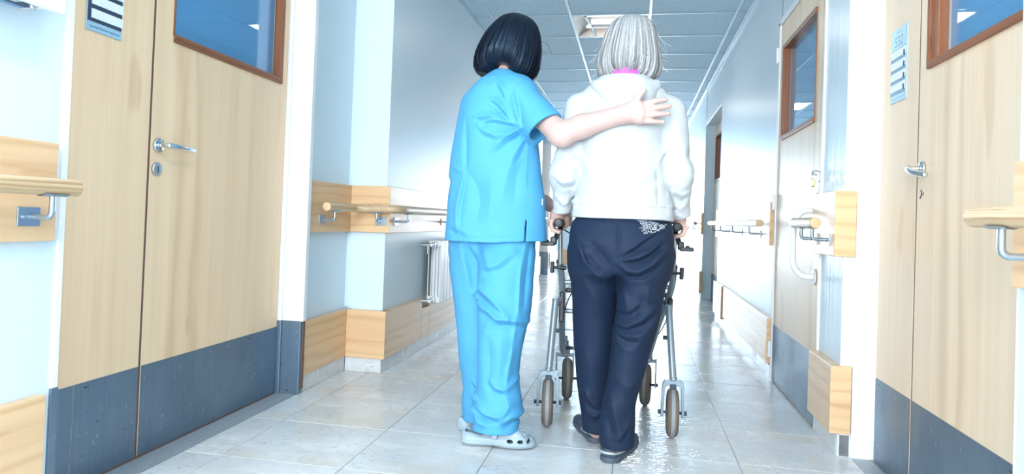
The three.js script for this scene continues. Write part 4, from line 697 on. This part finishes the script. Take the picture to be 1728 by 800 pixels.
  // blue trousers
  const legR = stack([[0.90, -0.51, 2.655, 0.10, 0.095], [0.80, -0.495, 2.64, 0.108, 0.104], [0.685, -0.487, 2.60, 0.112, 0.112], [0.572, -0.487, 2.59, 0.109, 0.106], [0.459, -0.489, 2.575, 0.097, 0.098], [0.345, -0.496, 2.565, 0.083, 0.09], [0.254, -0.495, 2.56, 0.079, 0.086], [0.186, -0.490, 2.56, 0.088, 0.088], [0.118, -0.493, 2.56, 0.096, 0.09], [0.084, -0.497, 2.558, 0.090, 0.086], [0.03, -0.503, 2.555, 0.091, 0.082]]);
  const legL = stack([[0.90, -0.61, 2.665, 0.10, 0.095], [0.80, -0.632, 2.685, 0.108, 0.108], [0.667, -0.634, 2.70, 0.107, 0.108], [0.546, -0.626, 2.705, 0.096, 0.10], [0.423, -0.615, 2.71, 0.089, 0.095], [0.301, -0.604, 2.715, 0.087, 0.09], [0.179, -0.588, 2.72, 0.083, 0.085], [0.106, -0.587, 2.72, 0.088, 0.085], [0.02, -0.580, 2.72, 0.083, 0.08]]);
  const foldS = makeFolds(foldsScrubs);
  const scrubF = (x, y, d) => {
    const a = smax(legR(x, y, d), 0.060 - y, 0.006), b = smax(legL(x, y, d), 0.045 - y, 0.006); let r = smin(a, b, 0.012); r = smin(r, smax(ell(x, y, d, [-0.555, 0.86, 2.655], [0.170, 0.15, 0.105]), y - 0.95, 0.01), 0.04);
    if (r < 0.05 && r > -0.05) { if (d < 2.7) r -= foldS(x, y) * sst(2.70, 2.62, d) * sst(0.055, 0.12, y); r -= 0.003 * n3(x * 14, y * 8 + 3, d * 14, 9) + 0.0016 * n3(x * 30, y * 30, d * 30, 19); }
    r = Math.max(r, -Math.max(legR(x, y, d, -0.017), y - 0.095)); return Math.max(r, -Math.max(legL(x, y, d, -0.017), y - 0.08));
  };
  const tr = part('trousers', off(nets(scrubF, [-0.79, 0.015, 2.40, -0.33, 0.98, 2.88], 0.0048)), M.scrub, g, 'loose bright blue trousers');
  { const q = seamGeo(scrubF, [[-0.498, 0.085], [-0.44, 0.085], [-0.56, 0.085]].sort((a, b) => a[0] - b[0]), 0.0012, 2.3); if (q) part('cuff_stitching', off(q), M.scrub, tr); }
  // body: head, neck, trunk, legs on a coarse grid; arm and hand finer; all one mesh
  const hc = [-0.508, 1.575, 2.70], fwd = (() => { const v = [0.35, -0.42, 0.84], l = Math.hypot(...v); return v.map(q => q / l); })(), sd0 = [0.90, 0.10, -0.33], dt = sd0[0] * fwd[0] + sd0[1] * fwd[1] + sd0[2] * fwd[2], sd1 = sd0.map((q, i) => q - dt * fwd[i]), sl_ = Math.hypot(...sd1), side = sd1.map(q => q / sl_);
  const head = headField(hc, fwd, side);
  const sh = [-0.445, 1.345, 2.61], el = [-0.283, 1.193, 2.505], wr = [-0.048, 1.264, 2.462];
  const pal = [0.004, 1.271, 2.457], upperF = (x, y, d) => { let r = cap(x, y, d, sh, el, 0.050, 0.044); r = smin(r, cap(x, y, d, el, [-0.2, 1.222, 2.492], 0.045, 0.043), 0.02); r = smin(r, cap(x, y, d, [-0.2, 1.222, 2.492], wr, 0.043, 0.031), 0.02); r = smin(r, cap(x, y, d, [-0.282, 1.178, 2.50], [-0.268, 1.172, 2.497], 0.028, 0.026), 0.02); return r; };
  const fingers = [[[0.030, 1.299, 2.454], [0.057, 1.308, 2.451], [0.080, 1.313, 2.455], [0.097, 1.315, 2.462]], [[0.037, 1.279, 2.451], [0.068, 1.285, 2.447], [0.092, 1.289, 2.452], [0.110, 1.292, 2.460]], [[0.035, 1.258, 2.453], [0.066, 1.261, 2.449], [0.090, 1.264, 2.455], [0.107, 1.266, 2.463]], [[0.026, 1.239, 2.458], [0.052, 1.237, 2.456], [0.074, 1.236, 2.462], [0.090, 1.236, 2.468]]];
  const frs = [[0.0105, 0.0092, 0.0085, 0.0074], [0.0105, 0.0094, 0.0086, 0.0075], [0.0102, 0.009, 0.0083, 0.0073], [0.0095, 0.0082, 0.0074, 0.0066]];
  const thumb = [[-0.030, 1.288, 2.456], [-0.008, 1.312, 2.449], [0.008, 1.333, 2.448], [0.020, 1.350, 2.453]];
  const handF = (x, y, d) => {
    let r = cap(x, y, d, [-0.16, 1.234, 2.484], wr, 0.041, 0.0315); let p = cap(x, y, d, wr, [0.004, 1.285, 2.456], 0.027, 0.020); p = smin(p, cap(x, y, d, wr, [0.012, 1.262, 2.455], 0.027, 0.019), 0.02); p = smin(p, cap(x, y, d, wr, [0.004, 1.245, 2.459], 0.025, 0.017), 0.02); p = smin(p, cap(x, y, d, [0.004, 1.29, 2.455], [0.008, 1.243, 2.458], 0.017, 0.015), 0.015); r = smin(r, p, 0.02);
    fingers.forEach((f, i) => { r = smin(r, chain(x, y, d, [[lerp(f[0][0], -0.03, 0.35), lerp(f[0][1], 1.268, 0.3), f[0][2] + 0.002], ...f], [0.0115, ...frs[i].map(q => q * 1.13)]), 0.006); });
    r = smin(r, chain(x, y, d, thumb, [0.016, 0.0125, 0.0105, 0.0085]), 0.010); return r;
  };
  const lf0 = [-0.69, 1.05, 2.70], lf1 = [-0.375, 0.945, 2.845], lf2 = [-0.30, 0.895, 2.86];
  const leftF = (x, y, d) => { let r = cap(x, y, d, lf0, lf1, 0.042, 0.028); r = smin(r, cap(x, y, d, lf1, lf2, 0.026, 0.02), 0.02); for (let i = 0; i < 4; i++) r = smin(r, chain(x, y, d, [[lf2[0] - 0.005, lf2[1] + 0.02 - i * 0.012, lf2[2] + 0.012], [lf2[0] + 0.02, lf2[1] + 0.014 - i * 0.014, lf2[2] + 0.012 - 0.004 * i], [lf2[0] + 0.034, lf2[1] - 0.004 - i * 0.012, lf2[2] + 0.002 - 0.004 * i]], [0.0098, 0.0088, 0.0078]), 0.006); r = smin(r, chain(x, y, d, [[lf2[0] - 0.02, lf2[1] + 0.015, lf2[2]], [lf2[0] + 0.004, lf2[1] + 0.036, lf2[2] - 0.008], [lf2[0] + 0.026, lf2[1] + 0.04, lf2[2] - 0.004]], [0.013, 0.0105, 0.0088]), 0.008); return r; };
  const trunkF = (x, y, d) => { let r = torso(x, Math.min(y, 1.44), d, -0.022); r = Math.max(r, y - 1.43, 0.9 - y); r = smin(r, cap(x, y, d, [-0.527, 1.40, 2.66], [-0.515, 1.53, 2.69], 0.056, 0.052), 0.05); r = smin(r, ell(x, y, d, [-0.555, 0.87, 2.655], [0.15, 0.14, 0.10]), 0.05); r = smin(r, chain(x, y, d, [[-0.495, 0.85, 2.62], [-0.487, 0.48, 2.585], [-0.515, 0.10, 2.56], [-0.515, 0.055, 2.56]], [0.08, 0.055, 0.04, 0.036]), 0.02); r = smin(r, chain(x, y, d, [[-0.625, 0.85, 2.68], [-0.615, 0.48, 2.705], [-0.59, 0.10, 2.72], [-0.59, 0.055, 2.72]], [0.08, 0.055, 0.04, 0.036]), 0.02); r = smin(r, cap(x, y, d, [-0.52, 0.062, 2.56], [-0.43, 0.042, 2.562], 0.033, 0.018), 0.02); r = smin(r, cap(x, y, d, [-0.59, 0.062, 2.72], [-0.54, 0.042, 2.78], 0.033, 0.018), 0.02); r = smin(r, cap(x, y, d, llA, [-0.69, 1.06, 2.68], 0.042, 0.04), 0.03); return smin(r, cap(x, y, d, sh, [-0.36, 1.266, 2.555], 0.05, 0.047), 0.03); };
  const body = mergeIdx([nets(trunkF, [-0.76, 0.01, 2.44, -0.28, 1.56, 2.86], 0.0095), nets(head, [-0.66, 1.42, 2.55, -0.36, 1.72, 2.90], 0.005), nets(upperF, [-0.53, 1.09, 2.42, 0.0, 1.43, 2.68], 0.005), nets(handF, [-0.16, 1.19, 2.42, 0.13, 1.375, 2.53], 0.0027), nets(leftF, [-0.76, 0.83, 2.63, -0.23, 1.12, 2.91], 0.005)]);
  const bm = part('body', off(body), M.skin, g, 'fair skin');
  fingers.forEach(f => { const a = f[2], b = f[3]; const n = new THREE.SphereGeometry(1, 10, 8); n.scale(0.0052, 0.0046, 0.002); n.rotateZ(Math.atan2(b[1] - a[1], b[0] - a[0])); n.translate(lerp(a[0], b[0], 0.85), lerp(a[1], b[1], 0.85), -(lerp(a[2], b[2], 0.85) - 0.0072)); part('fingernail', off(n), M.nail, bm); });
  // black bob
  part('hair', off(hairGeo({ centre: [-0.516, 1.572, -2.68], tilt: [-0.12, 0.04, -0.20], profile: [[0.132, 0.004, 0.004], [0.126, 0.038, 0.044], [0.106, 0.070, 0.082], [0.072, 0.093, 0.108], [0.03, 0.111, 0.122], [-0.015, 0.122, 0.128], [-0.055, 0.127, 0.126], [-0.088, 0.120, 0.115], [-0.108, 0.100, 0.097]], tipDrop: th => { const a = Math.abs(Math.atan2(Math.sin(th), Math.cos(th))); const left = Math.sin(th) < 0 ? 1 : 0; return 0.026 * sst(0.2, 0.75, a) + 0.014 * left * sst(0.5, 1.2, a) - 0.006; }, colors: [[0.003, 0.004, 0.009], [0.009, 0.014, 0.028]], strands: 2200, width: 0.0028, lockAmp: 0.0012, sd: 5, crown: [0.016, -0.012] })), M.hairBlack, g, 'glossy black bob');
  { const fl = []; for (const [a, b, c] of [[[-0.39, 1.57, 2.67], [-0.386, 1.50, 2.665], [-0.408, 1.425, 2.655]], [[-0.388, 1.585, 2.67], [-0.366, 1.575, 2.67], [-0.345, 1.535, 2.675]], [[-0.39, 1.56, 2.67], [-0.38, 1.545, 2.67], [-0.37, 1.54, 2.67]]]) fl.push(tube([a, b, c], 0.0009, 14, 5)); part('flyaway_hairs', off(merge(fl)), S({ color: lin(0.01, 0.014, 0.02), roughness: 0.4 }), g).userData.kind = 'stuff'; }
  // clogs
  function clog(px, pd, yaw, label) {
    const half = t => { const b = lerp(0.038, 0.053, sst(0.2, 0.68, t)); return t < 0.13 ? b * Math.sqrt(Math.max(0.0001, 1 - Math.pow((0.13 - t) / 0.13, 2))) : t > 0.70 ? b * Math.sqrt(Math.max(0.0001, 1 - Math.pow((t - 0.70) / 0.30, 2))) : b; };
    const topAt = t => 0.056 - 0.006 * Math.exp(-Math.pow((t - 0.28) / 0.12, 2)) + 0.026 * sst(0.42, 0.60, t) - 0.052 * sst(0.66, 1.03, t);
    const f = (x, y, d) => {                                               // toe towards +x, length 0.286
      const t = (x + 0.143) / 0.286, tc = clamp(t), cz = 0.010 * Math.sin(tc * 3 - 0.4), over = Math.max(0, -t, t - 1) * 0.286, top = topAt(tc), bow = 0.006 * Math.sin(clamp(y / 0.05) * Math.PI) - 0.30 * Math.max(0, y - 0.036);
      const plan = (Math.abs(d - cz) - half(tc) - bow + over * 2) * 0.72;
      let r = smax(plan, smax(y - top, 0.0035 * sst(0.75, 1, tc) + 0.005 * Math.exp(-Math.pow((tc - 0.45) / 0.1, 2)) - y, 0.004), 0.020);
      const roof = tc > 0.5 ? y - (top - 0.010) : -1; r = Math.max(r, -Math.max(plan + 0.0085, 0.022 - y, roof, Math.abs(x + 0.005) - 0.123));
      if (Math.abs(y - 0.0235) < 0.0016 && Math.abs(r) < 0.01) r += 0.0014;
      for (const [hx, hd] of [[0.050, -0.020], [0.052, 0.008], [0.066, -0.006], [0.070, 0.022], [0.070, -0.030], [0.084, -0.016], [0.086, 0.010], [0.101, -0.003], [0.099, -0.027]]) if (y > 0.034) r = Math.max(r, 0.0056 - Math.hypot(x - hx, d - hd - cz));
      for (const [hx, hw] of [[0.050, 0.0125], [0.089, 0.0115], [0.119, 0.008]]) if (d < cz) r = Math.max(r, Math.min((1 - Math.hypot((x - hx) / hw, (y - 0.033) / 0.0066)) * 0.0066, d - cz + 0.2));
      return r;
    };
    const shoe = new THREE.Group(); shoe.name = 'clog'; shoe.userData.label = label; shoe.position.set(px + 0.53, 0, -pd + 2.62); shoe.rotation.y = yaw; g.add(shoe);
    part('foam_shell', nets(f, [-0.16, -0.006, -0.085, 0.16, 0.095, 0.085], 0.0026), M.clog, shoe);
    part('strap_rivet', lathe([[0, -0.004], [0.0115, -0.004], [0.0115, 0.003], [0.008, 0.0055], [0, 0.0055]], [-0.008, 0.050, -0.050], [0, 0.1, -1], 18), M.clog, shoe);
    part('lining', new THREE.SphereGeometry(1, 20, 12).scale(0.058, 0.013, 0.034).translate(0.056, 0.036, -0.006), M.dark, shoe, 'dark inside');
  }
  clog(-0.485, 2.555, 0.04, 'light grey perforated clog, side on'); clog(-0.575, 2.785, 0.75, 'light grey clog mostly hidden behind the other foot');
  shade(g);
}
// ---------- the grey-haired woman ----------
M.jacket = S({ color: lin(0.55, 0.585, 0.61), roughness: 0.75, sheen: 0.1, sheenRoughness: 0.5, bumpMap: tWeave, bumpScale: 0.0004 });
M.navy = S({ color: lin(0.010, 0.022, 0.052), roughness: 0.66, specularIntensity: 0.5, sheen: 0.2, sheenRoughness: 0.35, sheenColor: lin(0.25, 0.42, 0.7) });
M.pink = S({ color: lin(0.85, 0.12, 0.70), roughness: 0.6 }); M.skin2 = S({ color: lin(0.62, 0.40, 0.33), roughness: 0.5 }); M.shoe = S({ color: lin(0.055, 0.085, 0.13), roughness: 0.55, bumpMap: tWeave, bumpScale: 0.001 }); M.shoeSole = S({ color: lin(0.075, 0.10, 0.135), roughness: 0.6 }); M.silver = S({ color: lin(0.60, 0.64, 0.68), metalness: 0.6, roughness: 0.3 });
{
  const g = thing('person', 'grey-haired woman in a white jacket and navy trousers pushing the walking frame', 'person', [-0.04, 0, -2.62]);
  const off = geo => { geo.translate(0.04, 0, 2.62); return geo; };
  const torso = stack([[1.475, -0.056, 2.600, 0.050, 0.048], [1.45, -0.056, 2.602, 0.068, 0.058], [1.423, -0.055, 2.605, 0.100, 0.078], [1.389, -0.053, 2.608, 0.142, 0.098], [1.356, -0.053, 2.612, 0.166, 0.112], [1.31, -0.054, 2.615, 0.174, 0.122], [1.265, -0.055, 2.617, 0.172, 0.127], [1.198, -0.055, 2.617, 0.170, 0.129], [1.13, -0.052, 2.615, 0.168, 0.128], [1.04, -0.044, 2.610, 0.168, 0.128], [0.974, -0.045, 2.605, 0.182, 0.135], [0.925, -0.046, 2.60, 0.191, 0.140], [0.86, -0.047, 2.60, 0.196, 0.145]]);
  const LA = [-0.222, 1.305, 2.615], LE = [-0.272, 1.055, 2.60], LW = [-0.283, 0.915, 2.68], RA = [0.118, 1.298, 2.615], RE = [0.158, 1.055, 2.60], RW = [0.170, 0.913, 2.68];
  const fold = makeFolds(foldsJacket);
  const sleeve = (x, y, d, A, E, W) => { const dx = W[0] - E[0], dy = W[1] - E[1], dd = W[2] - E[2], l = Math.hypot(dx, dy, dd); const q = ((x - W[0]) * dx + (y - W[1]) * dy + (d - W[2]) * dd) / l; let r = smin(cap(x, y, d, A, E, 0.062, 0.050), cap(x, y, d, E, W, 0.052, 0.040), 0.03); r = smax(r, q - 0.006, 0.006); return Math.max(r, -Math.max(cap(x, y, d, E, [W[0] + dx, W[1] + dy, W[2] + dd], 0.030, 0.024), -0.016 - q)); };
  const jacketF = (x, y, d) => {
    let r = smax(torso(x, y, d) + (y < 0.932 ? 0.0025 : 0), 0.883 - y, 0.004); r = Math.max(r, -Math.max(torso(x, y, d, -0.018), y - 0.898)); r = smin(r, Math.min(sleeve(x, y, d, LA, LE, LW), sleeve(x, y, d, RA, RE, RW)), 0.025);
    if (r < 0.05 && r > -0.05) { if (d < 2.66) r -= fold(x, y) * sst(2.66, 2.58, d) * sst(0.89, 0.93, y); r -= 0.0022 * n3(x * 15, y * 10 + 7, d * 15, 31); if (y > 0.9 && y < 1.25 && (x < -0.215 || x > 0.115)) r -= 0.006 * n3(x * 22 + y * 14, y * 34 - x * 12, d * 22, 5) * sst(1.25, 1.12, y); }
    return smax(r, y - 1.428, 0.006);
  };
  const jk = part('jacket', off(nets(jacketF, [-0.36, 0.86, 2.44, 0.25, 1.48, 2.80], 0.0046)), M.jacket, g, 'white zip jacket');
  const hood = stack([[1.475, -0.05, 2.592, 0.064, 0.058], [1.452, -0.05, 2.59, 0.086, 0.073], [1.42, -0.05, 2.582, 0.116, 0.092], [1.385, -0.048, 2.575, 0.132, 0.098], [1.345, -0.044, 2.565, 0.118, 0.094], [1.30, -0.04, 2.553, 0.088, 0.078], [1.262, -0.038, 2.545, 0.055, 0.055], [1.235, -0.036, 2.55, 0.02, 0.03]]);
  const hoodF = (x, y, d) => { let r = smax(hood(x, y, d), 1.238 - y, 0.02); r = smax(r, y - 1.408, 0.012); const c = Math.abs(x + 0.043 - 0.02 * (1.40 - y)); r += 0.004 * Math.exp(-c * c / 0.00012) * sst(1.45, 1.36, y); r -= 0.004 * Math.sin(x * 70 + y * 55) * sst(1.46, 1.40, y) * sst(1.26, 1.34, y); r = Math.max(r, d - 2.64); return Math.max(r, -Math.max(Math.hypot((x + 0.05) / 0.062, (d - 2.60) / 0.058) * 0.06 - 0.06, 1.40 - y)); };
  part('hood', off(nets(hoodF, [-0.20, 1.22, 2.44, 0.11, 1.50, 2.66], 0.0042)), M.jacket, jk, 'white hood lying on the upper back');
  for (const s of [[[-0.190, 1.37], [-0.215, 1.33], [-0.225, 1.28], [-0.217, 1.22]], [[0.088, 1.37], [0.110, 1.33], [0.118, 1.28], [0.112, 1.22]], [[0.082, 1.16], [0.078, 1.05], [0.082, 0.945]], [[-0.215, 0.934], [-0.13, 0.932], [-0.04, 0.932], [0.05, 0.932], [0.125, 0.934]]]) { const q = seamGeo(jacketF, s, 0.0012); if (q) part('seam', off(q), M.jacket, jk); }
  // navy trousers
  const hips = stack([[0.95, -0.047, 2.60, 0.160, 0.105], [0.895, -0.047, 2.598, 0.168, 0.116], [0.868, -0.047, 2.594, 0.188, 0.138], [0.817, -0.047, 2.588, 0.196, 0.153], [0.75, -0.046, 2.585, 0.195, 0.158], [0.68, -0.048, 2.59, 0.186, 0.145], [0.62, -0.048, 2.60, 0.17, 0.12]]);
  const legL = stack([[0.75, -0.142, 2.60, 0.098, 0.135], [0.66, -0.142, 2.615, 0.094, 0.120], [0.534, -0.141, 2.64, 0.087, 0.10], [0.441, -0.140, 2.655, 0.081, 0.09], [0.349, -0.138, 2.665, 0.075, 0.085], [0.257, -0.136, 2.67, 0.068, 0.08], [0.165, -0.128, 2.68, 0.062, 0.075], [0.096, -0.119, 2.69, 0.060, 0.072], [0.03, -0.113, 2.69, 0.062, 0.07]]);
  const legR = stack([[0.75, 0.044, 2.59, 0.103, 0.145], [0.647, 0.034, 2.575, 0.093, 0.122], [0.561, 0.028, 2.56, 0.084, 0.105], [0.473, 0.015, 2.55, 0.077, 0.095], [0.386, 0.0, 2.545, 0.071, 0.088], [0.298, -0.015, 2.54, 0.065, 0.08], [0.21, -0.033, 2.53, 0.061, 0.075], [0.145, -0.037, 2.525, 0.063, 0.075], [0.08, -0.037, 2.52, 0.065, 0.074], [0.02, -0.035, 2.52, 0.060, 0.07]]);
  const foldN = makeFolds(foldsNavy, 1.9, 0.0019);
  const navyF = (x, y, d) => {
    const L = smax(legL(x, y, d), 0.054 - y, 0.006), R = smax(legR(x, y, d), 0.057 - y, 0.006); let h = smax(hips(x, y, d), 0.665 - y, 0.03);
    let legs = smin(smax(L, y - 0.76, 0.02), smax(R, y - 0.76, 0.02), 0.006); let r = smin(h, legs, 0.035);
    r += 0.013 * Math.exp(-Math.pow((x + 0.053) / 0.026, 2)) * sst(0.80, 0.71, y) * sst(2.60, 2.50, d) * sst(0.60, 0.66, y);
    if (r < 0.05 && r > -0.05) { if (d < 2.68) r -= foldN(x, y) * sst(2.68, 2.58, d) * sst(0.888, 0.868, y); r -= 0.0022 * n3(x * 13, y * 7 + 5, d * 13, 61); }
    r = smax(r, y - 0.93, 0.01); r = Math.max(r, -Math.max(legR(x, y, d, -0.015), y - 0.085)); return Math.max(r, -Math.max(legL(x, y, d, -0.015), y - 0.085));
  };
  const tr = part('trousers', off(nets(navyF, [-0.28, 0.012, 2.38, 0.18, 0.95, 2.80], 0.0045)), M.navy, g, 'loose navy track trousers');
  { // cluster of pale studs beside the back seam
    const dots = [], sph = new THREE.SphereGeometry(0.0020, 6, 4);
    const put = (x, y) => { const d = surfaceD(navyF, x, y, 2.38, 2.6); if (d !== null) dots.push(sph.clone().scale(1, 1, 0.6).translate(x, y, -d)); };
    for (let row = 0; row < 6; row++) for (let k = 0; k < 20; k++) { const x = 0.012 + k * 0.0052 + (row % 2) * 0.0026, y = 0.880 - row * 0.0050 - 0.02 * Math.pow((x - 0.02) / 0.1, 2); if (x < 0.012 + row * 0.0028 || x > 0.118 - row * 0.006 || hash(row, k, 9) < 0.14) continue; put(x, y); }
    for (let row = 0; row < 5; row++) for (let k = 0; k < 11; k++) { const x = 0.020 + k * 0.0052 + (row % 2) * 0.0026 + row * 0.004, y = 0.853 - row * 0.0046 + k * 0.0009; if (hash(row + 20, k, 9) < 0.3 || x > 0.085 - row * 0.002) continue; put(x, y); }
    for (let k = 0; k < 9; k++) put(0.075 + k * 0.005, 0.842 + k * 0.0035);
    part('stud_emblem', off(merge(dots)), S({ color: lin(0.85, 0.9, 0.95), roughness: 0.3 }), tr, 'wing-shaped cluster of tiny white studs').userData.kind = 'stuff';
  }
  // body and hands
  const head = headField([-0.040, 1.545, 2.64], [0, -0.10, 0.995], [0.999, 0, 0]);
  function hand(s, gx, gy, gd, W) {                                       // closed around a grip running down the corridor
    const P = (o, u, a) => [gx + s * o, gy + u, gd + a];
    return (x, y, d) => {
      let r = cap(x, y, d, [W[0], W[1] + 0.03, W[2] - 0.02], P(0.008, 0.034, -0.004), 0.020, 0.024); r = smin(r, cap(x, y, d, P(0.012, 0.030, -0.002), P(0.022, 0.022, 0.05), 0.022, 0.016), 0.02); r = smin(r, cap(x, y, d, P(0.0, 0.034, 0.0), P(0.012, 0.030, 0.055), 0.018, 0.014), 0.02);
      for (let i = 0; i < 4; i++) { const a = -0.012 + i * 0.0205; r = smin(r, chain(x, y, d, [P(0.020, 0.022, a + 0.004), P(0.033, -0.004, a), P(0.024, -0.030, a - 0.002), P(-0.002, -0.034 - 0.004 * (i === 0), a - 0.002)], [0.0105, 0.0098, 0.0088, 0.0078]), 0.005); }
      r = smin(r, chain(x, y, d, [P(-0.004, 0.034, 0.0), P(-0.026, 0.018, 0.022), P(-0.028, -0.004, 0.045), P(-0.016, -0.020, 0.058)], [0.014, 0.0115, 0.0098, 0.0082]), 0.008);
      return r;
    };
  }
  const hL = hand(-1, -0.298, 0.861, 2.71, LW), hR = hand(1, 0.163, 0.861, 2.71, RW);
  const trunkF = (x, y, d) => { let r = Math.max(torso(x, Math.min(y, 1.42), d, -0.022), y - 1.42, 0.85 - y); r = smin(r, cap(x, y, d, [-0.054, 1.38, 2.61], [-0.042, 1.50, 2.63], 0.056, 0.052), 0.05); r = smin(r, ell(x, y, d, [-0.047, 0.82, 2.60], [0.165, 0.14, 0.12]), 0.05); r = smin(r, chain(x, y, d, [[-0.135, 0.80, 2.61], [-0.139, 0.40, 2.66], [-0.118, 0.09, 2.69], [-0.118, 0.05, 2.70]], [0.085, 0.052, 0.036, 0.034]), 0.02); r = smin(r, chain(x, y, d, [[0.04, 0.80, 2.60], [0.004, 0.40, 2.545], [-0.036, 0.09, 2.525], [-0.036, 0.055, 2.53]], [0.085, 0.052, 0.036, 0.034]), 0.02); r = smin(r, chain(x, y, d, [LA, LE, LW], [0.042, 0.032, 0.022]), 0.02); return smin(r, chain(x, y, d, [RA, RE, RW], [0.042, 0.032, 0.022]), 0.02); };
  const body = mergeIdx([nets(trunkF, [-0.34, 0.015, 2.44, 0.23, 1.54, 2.78], 0.0095), nets(head, [-0.16, 1.39, 2.50, 0.08, 1.68, 2.82], 0.005), nets(hL, [-0.36, 0.80, 2.63, -0.235, 0.975, 2.81], 0.003), nets(hR, [0.10, 0.80, 2.63, 0.225, 0.975, 2.81], 0.003)]);
  part('body', off(body), M.skin2, g, 'skin');
  part('collar', off(merge([new THREE.LatheGeometry([[0.060, 0], [0.058, 0.05], [0.062, 0.056], [0.066, 0.05], [0.072, 0]].map(q => new THREE.Vector2(...q)), 40).scale(1, 1, 0.95).translate(-0.050, 1.412, -2.612)])), M.pink, g, 'bright pink collar at the nape');
  part('hair', off(hairGeo({ centre: [-0.038, 1.548, -2.628], tilt: [0.04, 0.0, -0.03], profile: [[0.124, 0.004, 0.004], [0.119, 0.036, 0.045], [0.098, 0.070, 0.083], [0.062, 0.090, 0.106], [0.02, 0.102, 0.115], [-0.022, 0.112, 0.118], [-0.062, 0.117, 0.114], [-0.098, 0.108, 0.100], [-0.116, 0.084, 0.080]], tipDrop: th => { const a = Math.abs(Math.atan2(Math.sin(th), Math.cos(th))); return 0.028 * sst(0.25, 1.0, a) - 0.016 + 0.006 * Math.sin(th * 14) + 0.004 * Math.sin(th * 29); }, colors: [[0.13, 0.14, 0.15], [0.56, 0.56, 0.55]], strands: 2400, width: 0.0026, lockAmp: 0.0022, sd: 11, crown: [0.008, -0.01] })), M.hairGrey, g, 'silver grey bob');
  { const fl = []; seed = 777; for (let i = 0; i < 26; i++) { const th = rr(-1.5, 1.5), x0 = -0.038 + Math.sin(th) * 0.05, y0 = 1.655 - 0.02 * Math.abs(th); fl.push(tube([[x0, y0, 2.60], [x0 + rr(-0.012, 0.016) + 0.02 * Math.sin(th), y0 + rr(0.004, 0.016), 2.598], [x0 + 0.04 * Math.sin(th) + rr(-0.02, 0.02), y0 + rr(-0.012, 0.018), 2.597]], 0.0005, 8, 4)); } for (const s of [-1, 1]) for (let i = 0; i < 8; i++) { const y0 = rr(1.46, 1.60); fl.push(tube([[-0.038 + s * 0.10, y0, 2.60], [-0.038 + s * (0.115 + rr(0, 0.01)), y0 - 0.03, 2.60], [-0.038 + s * (0.125 + rr(0, 0.03)), y0 - rr(0.04, 0.08), 2.60]], 0.0005, 8, 4)); } part('flyaway_hairs', off(merge(fl)), S({ color: lin(0.6, 0.62, 0.63), roughness: 0.5 }), g).userData.kind = 'stuff'; }
  // trainers
  function trainer(px, pd, yaw, pitch, label) {
    const half = t => 0.034 + 0.012 * sst(0.2, 0.6, t) - 0.010 * sst(0.85, 1, t);
    const plan = (x, d) => { const t = clamp((d + 0.03) / 0.25), ex = Math.max(0, Math.abs(d - 0.095) - 0.085); return Math.hypot(ex, x - 0.006 * Math.sin(t * 3)) - half(t); };
    const up = (x, y, d) => { const t = clamp((d + 0.03) / 0.25), top = 0.080 - 0.032 * sst(0.35, 0.95, t); let r = smax(plan(x, d) + 0.001 + 0.20 * Math.max(0, y - 0.035) - 0.004 * Math.sin(clamp(y / 0.06) * 3.14), smax(y - top, 0.012 - y, 0.004), 0.026); return Math.max(r, -Math.max(Math.hypot(x / 0.027, (d - 0.035) / 0.05) * 0.027 - 0.027, 0.05 - y)); };
    const so = (x, y, d) => { const t = clamp((d + 0.03) / 0.25), rise = 0.014 * sst(0.75, 1, t); let r = smax(plan(x, d) - 0.004, smax(y - 0.021 - rise * 0.6, rise - y, 0.003), 0.006); return r + (y < 0.004 + rise ? 0.0008 * Math.sign(Math.sin(d * 300)) : 0); };
    const s = new THREE.Group(); s.name = 'shoe'; s.userData.label = label; s.position.set(px + 0.04, 0, -pd + 2.62); s.rotation.set(pitch, yaw, 0, 'YXZ'); g.add(s);
    const sole = part('sole', nets(so, [-0.065, -0.006, -0.05, 0.07, 0.06, 0.245], 0.0032), M.shoeSole, s); const u = part('upper', nets(up, [-0.065, 0.0, -0.05, 0.07, 0.10, 0.245], 0.0032), M.shoe, s);
    part('heel_stripe', [tube([[-0.042, 0.032, 0.06], [-0.0385, 0.036, 0.01], [-0.0245, 0.039, -0.0185], [0, 0.040, -0.0265], [0.0245, 0.039, -0.0185], [0.0385, 0.036, 0.01], [0.044, 0.032, 0.06]], 0.006, 36, 8)], M.silver, u, 'silver stripe');
  }
  trainer(-0.062, 2.508, -0.32, 0.08, 'dark trainer with a silver heel stripe, nearer foot'); trainer(-0.122, 2.715, 0.35, 0.03, 'dark trainer with a silver heel stripe, farther foot');
  shade(g);
}
renderer.render(scene, camera);
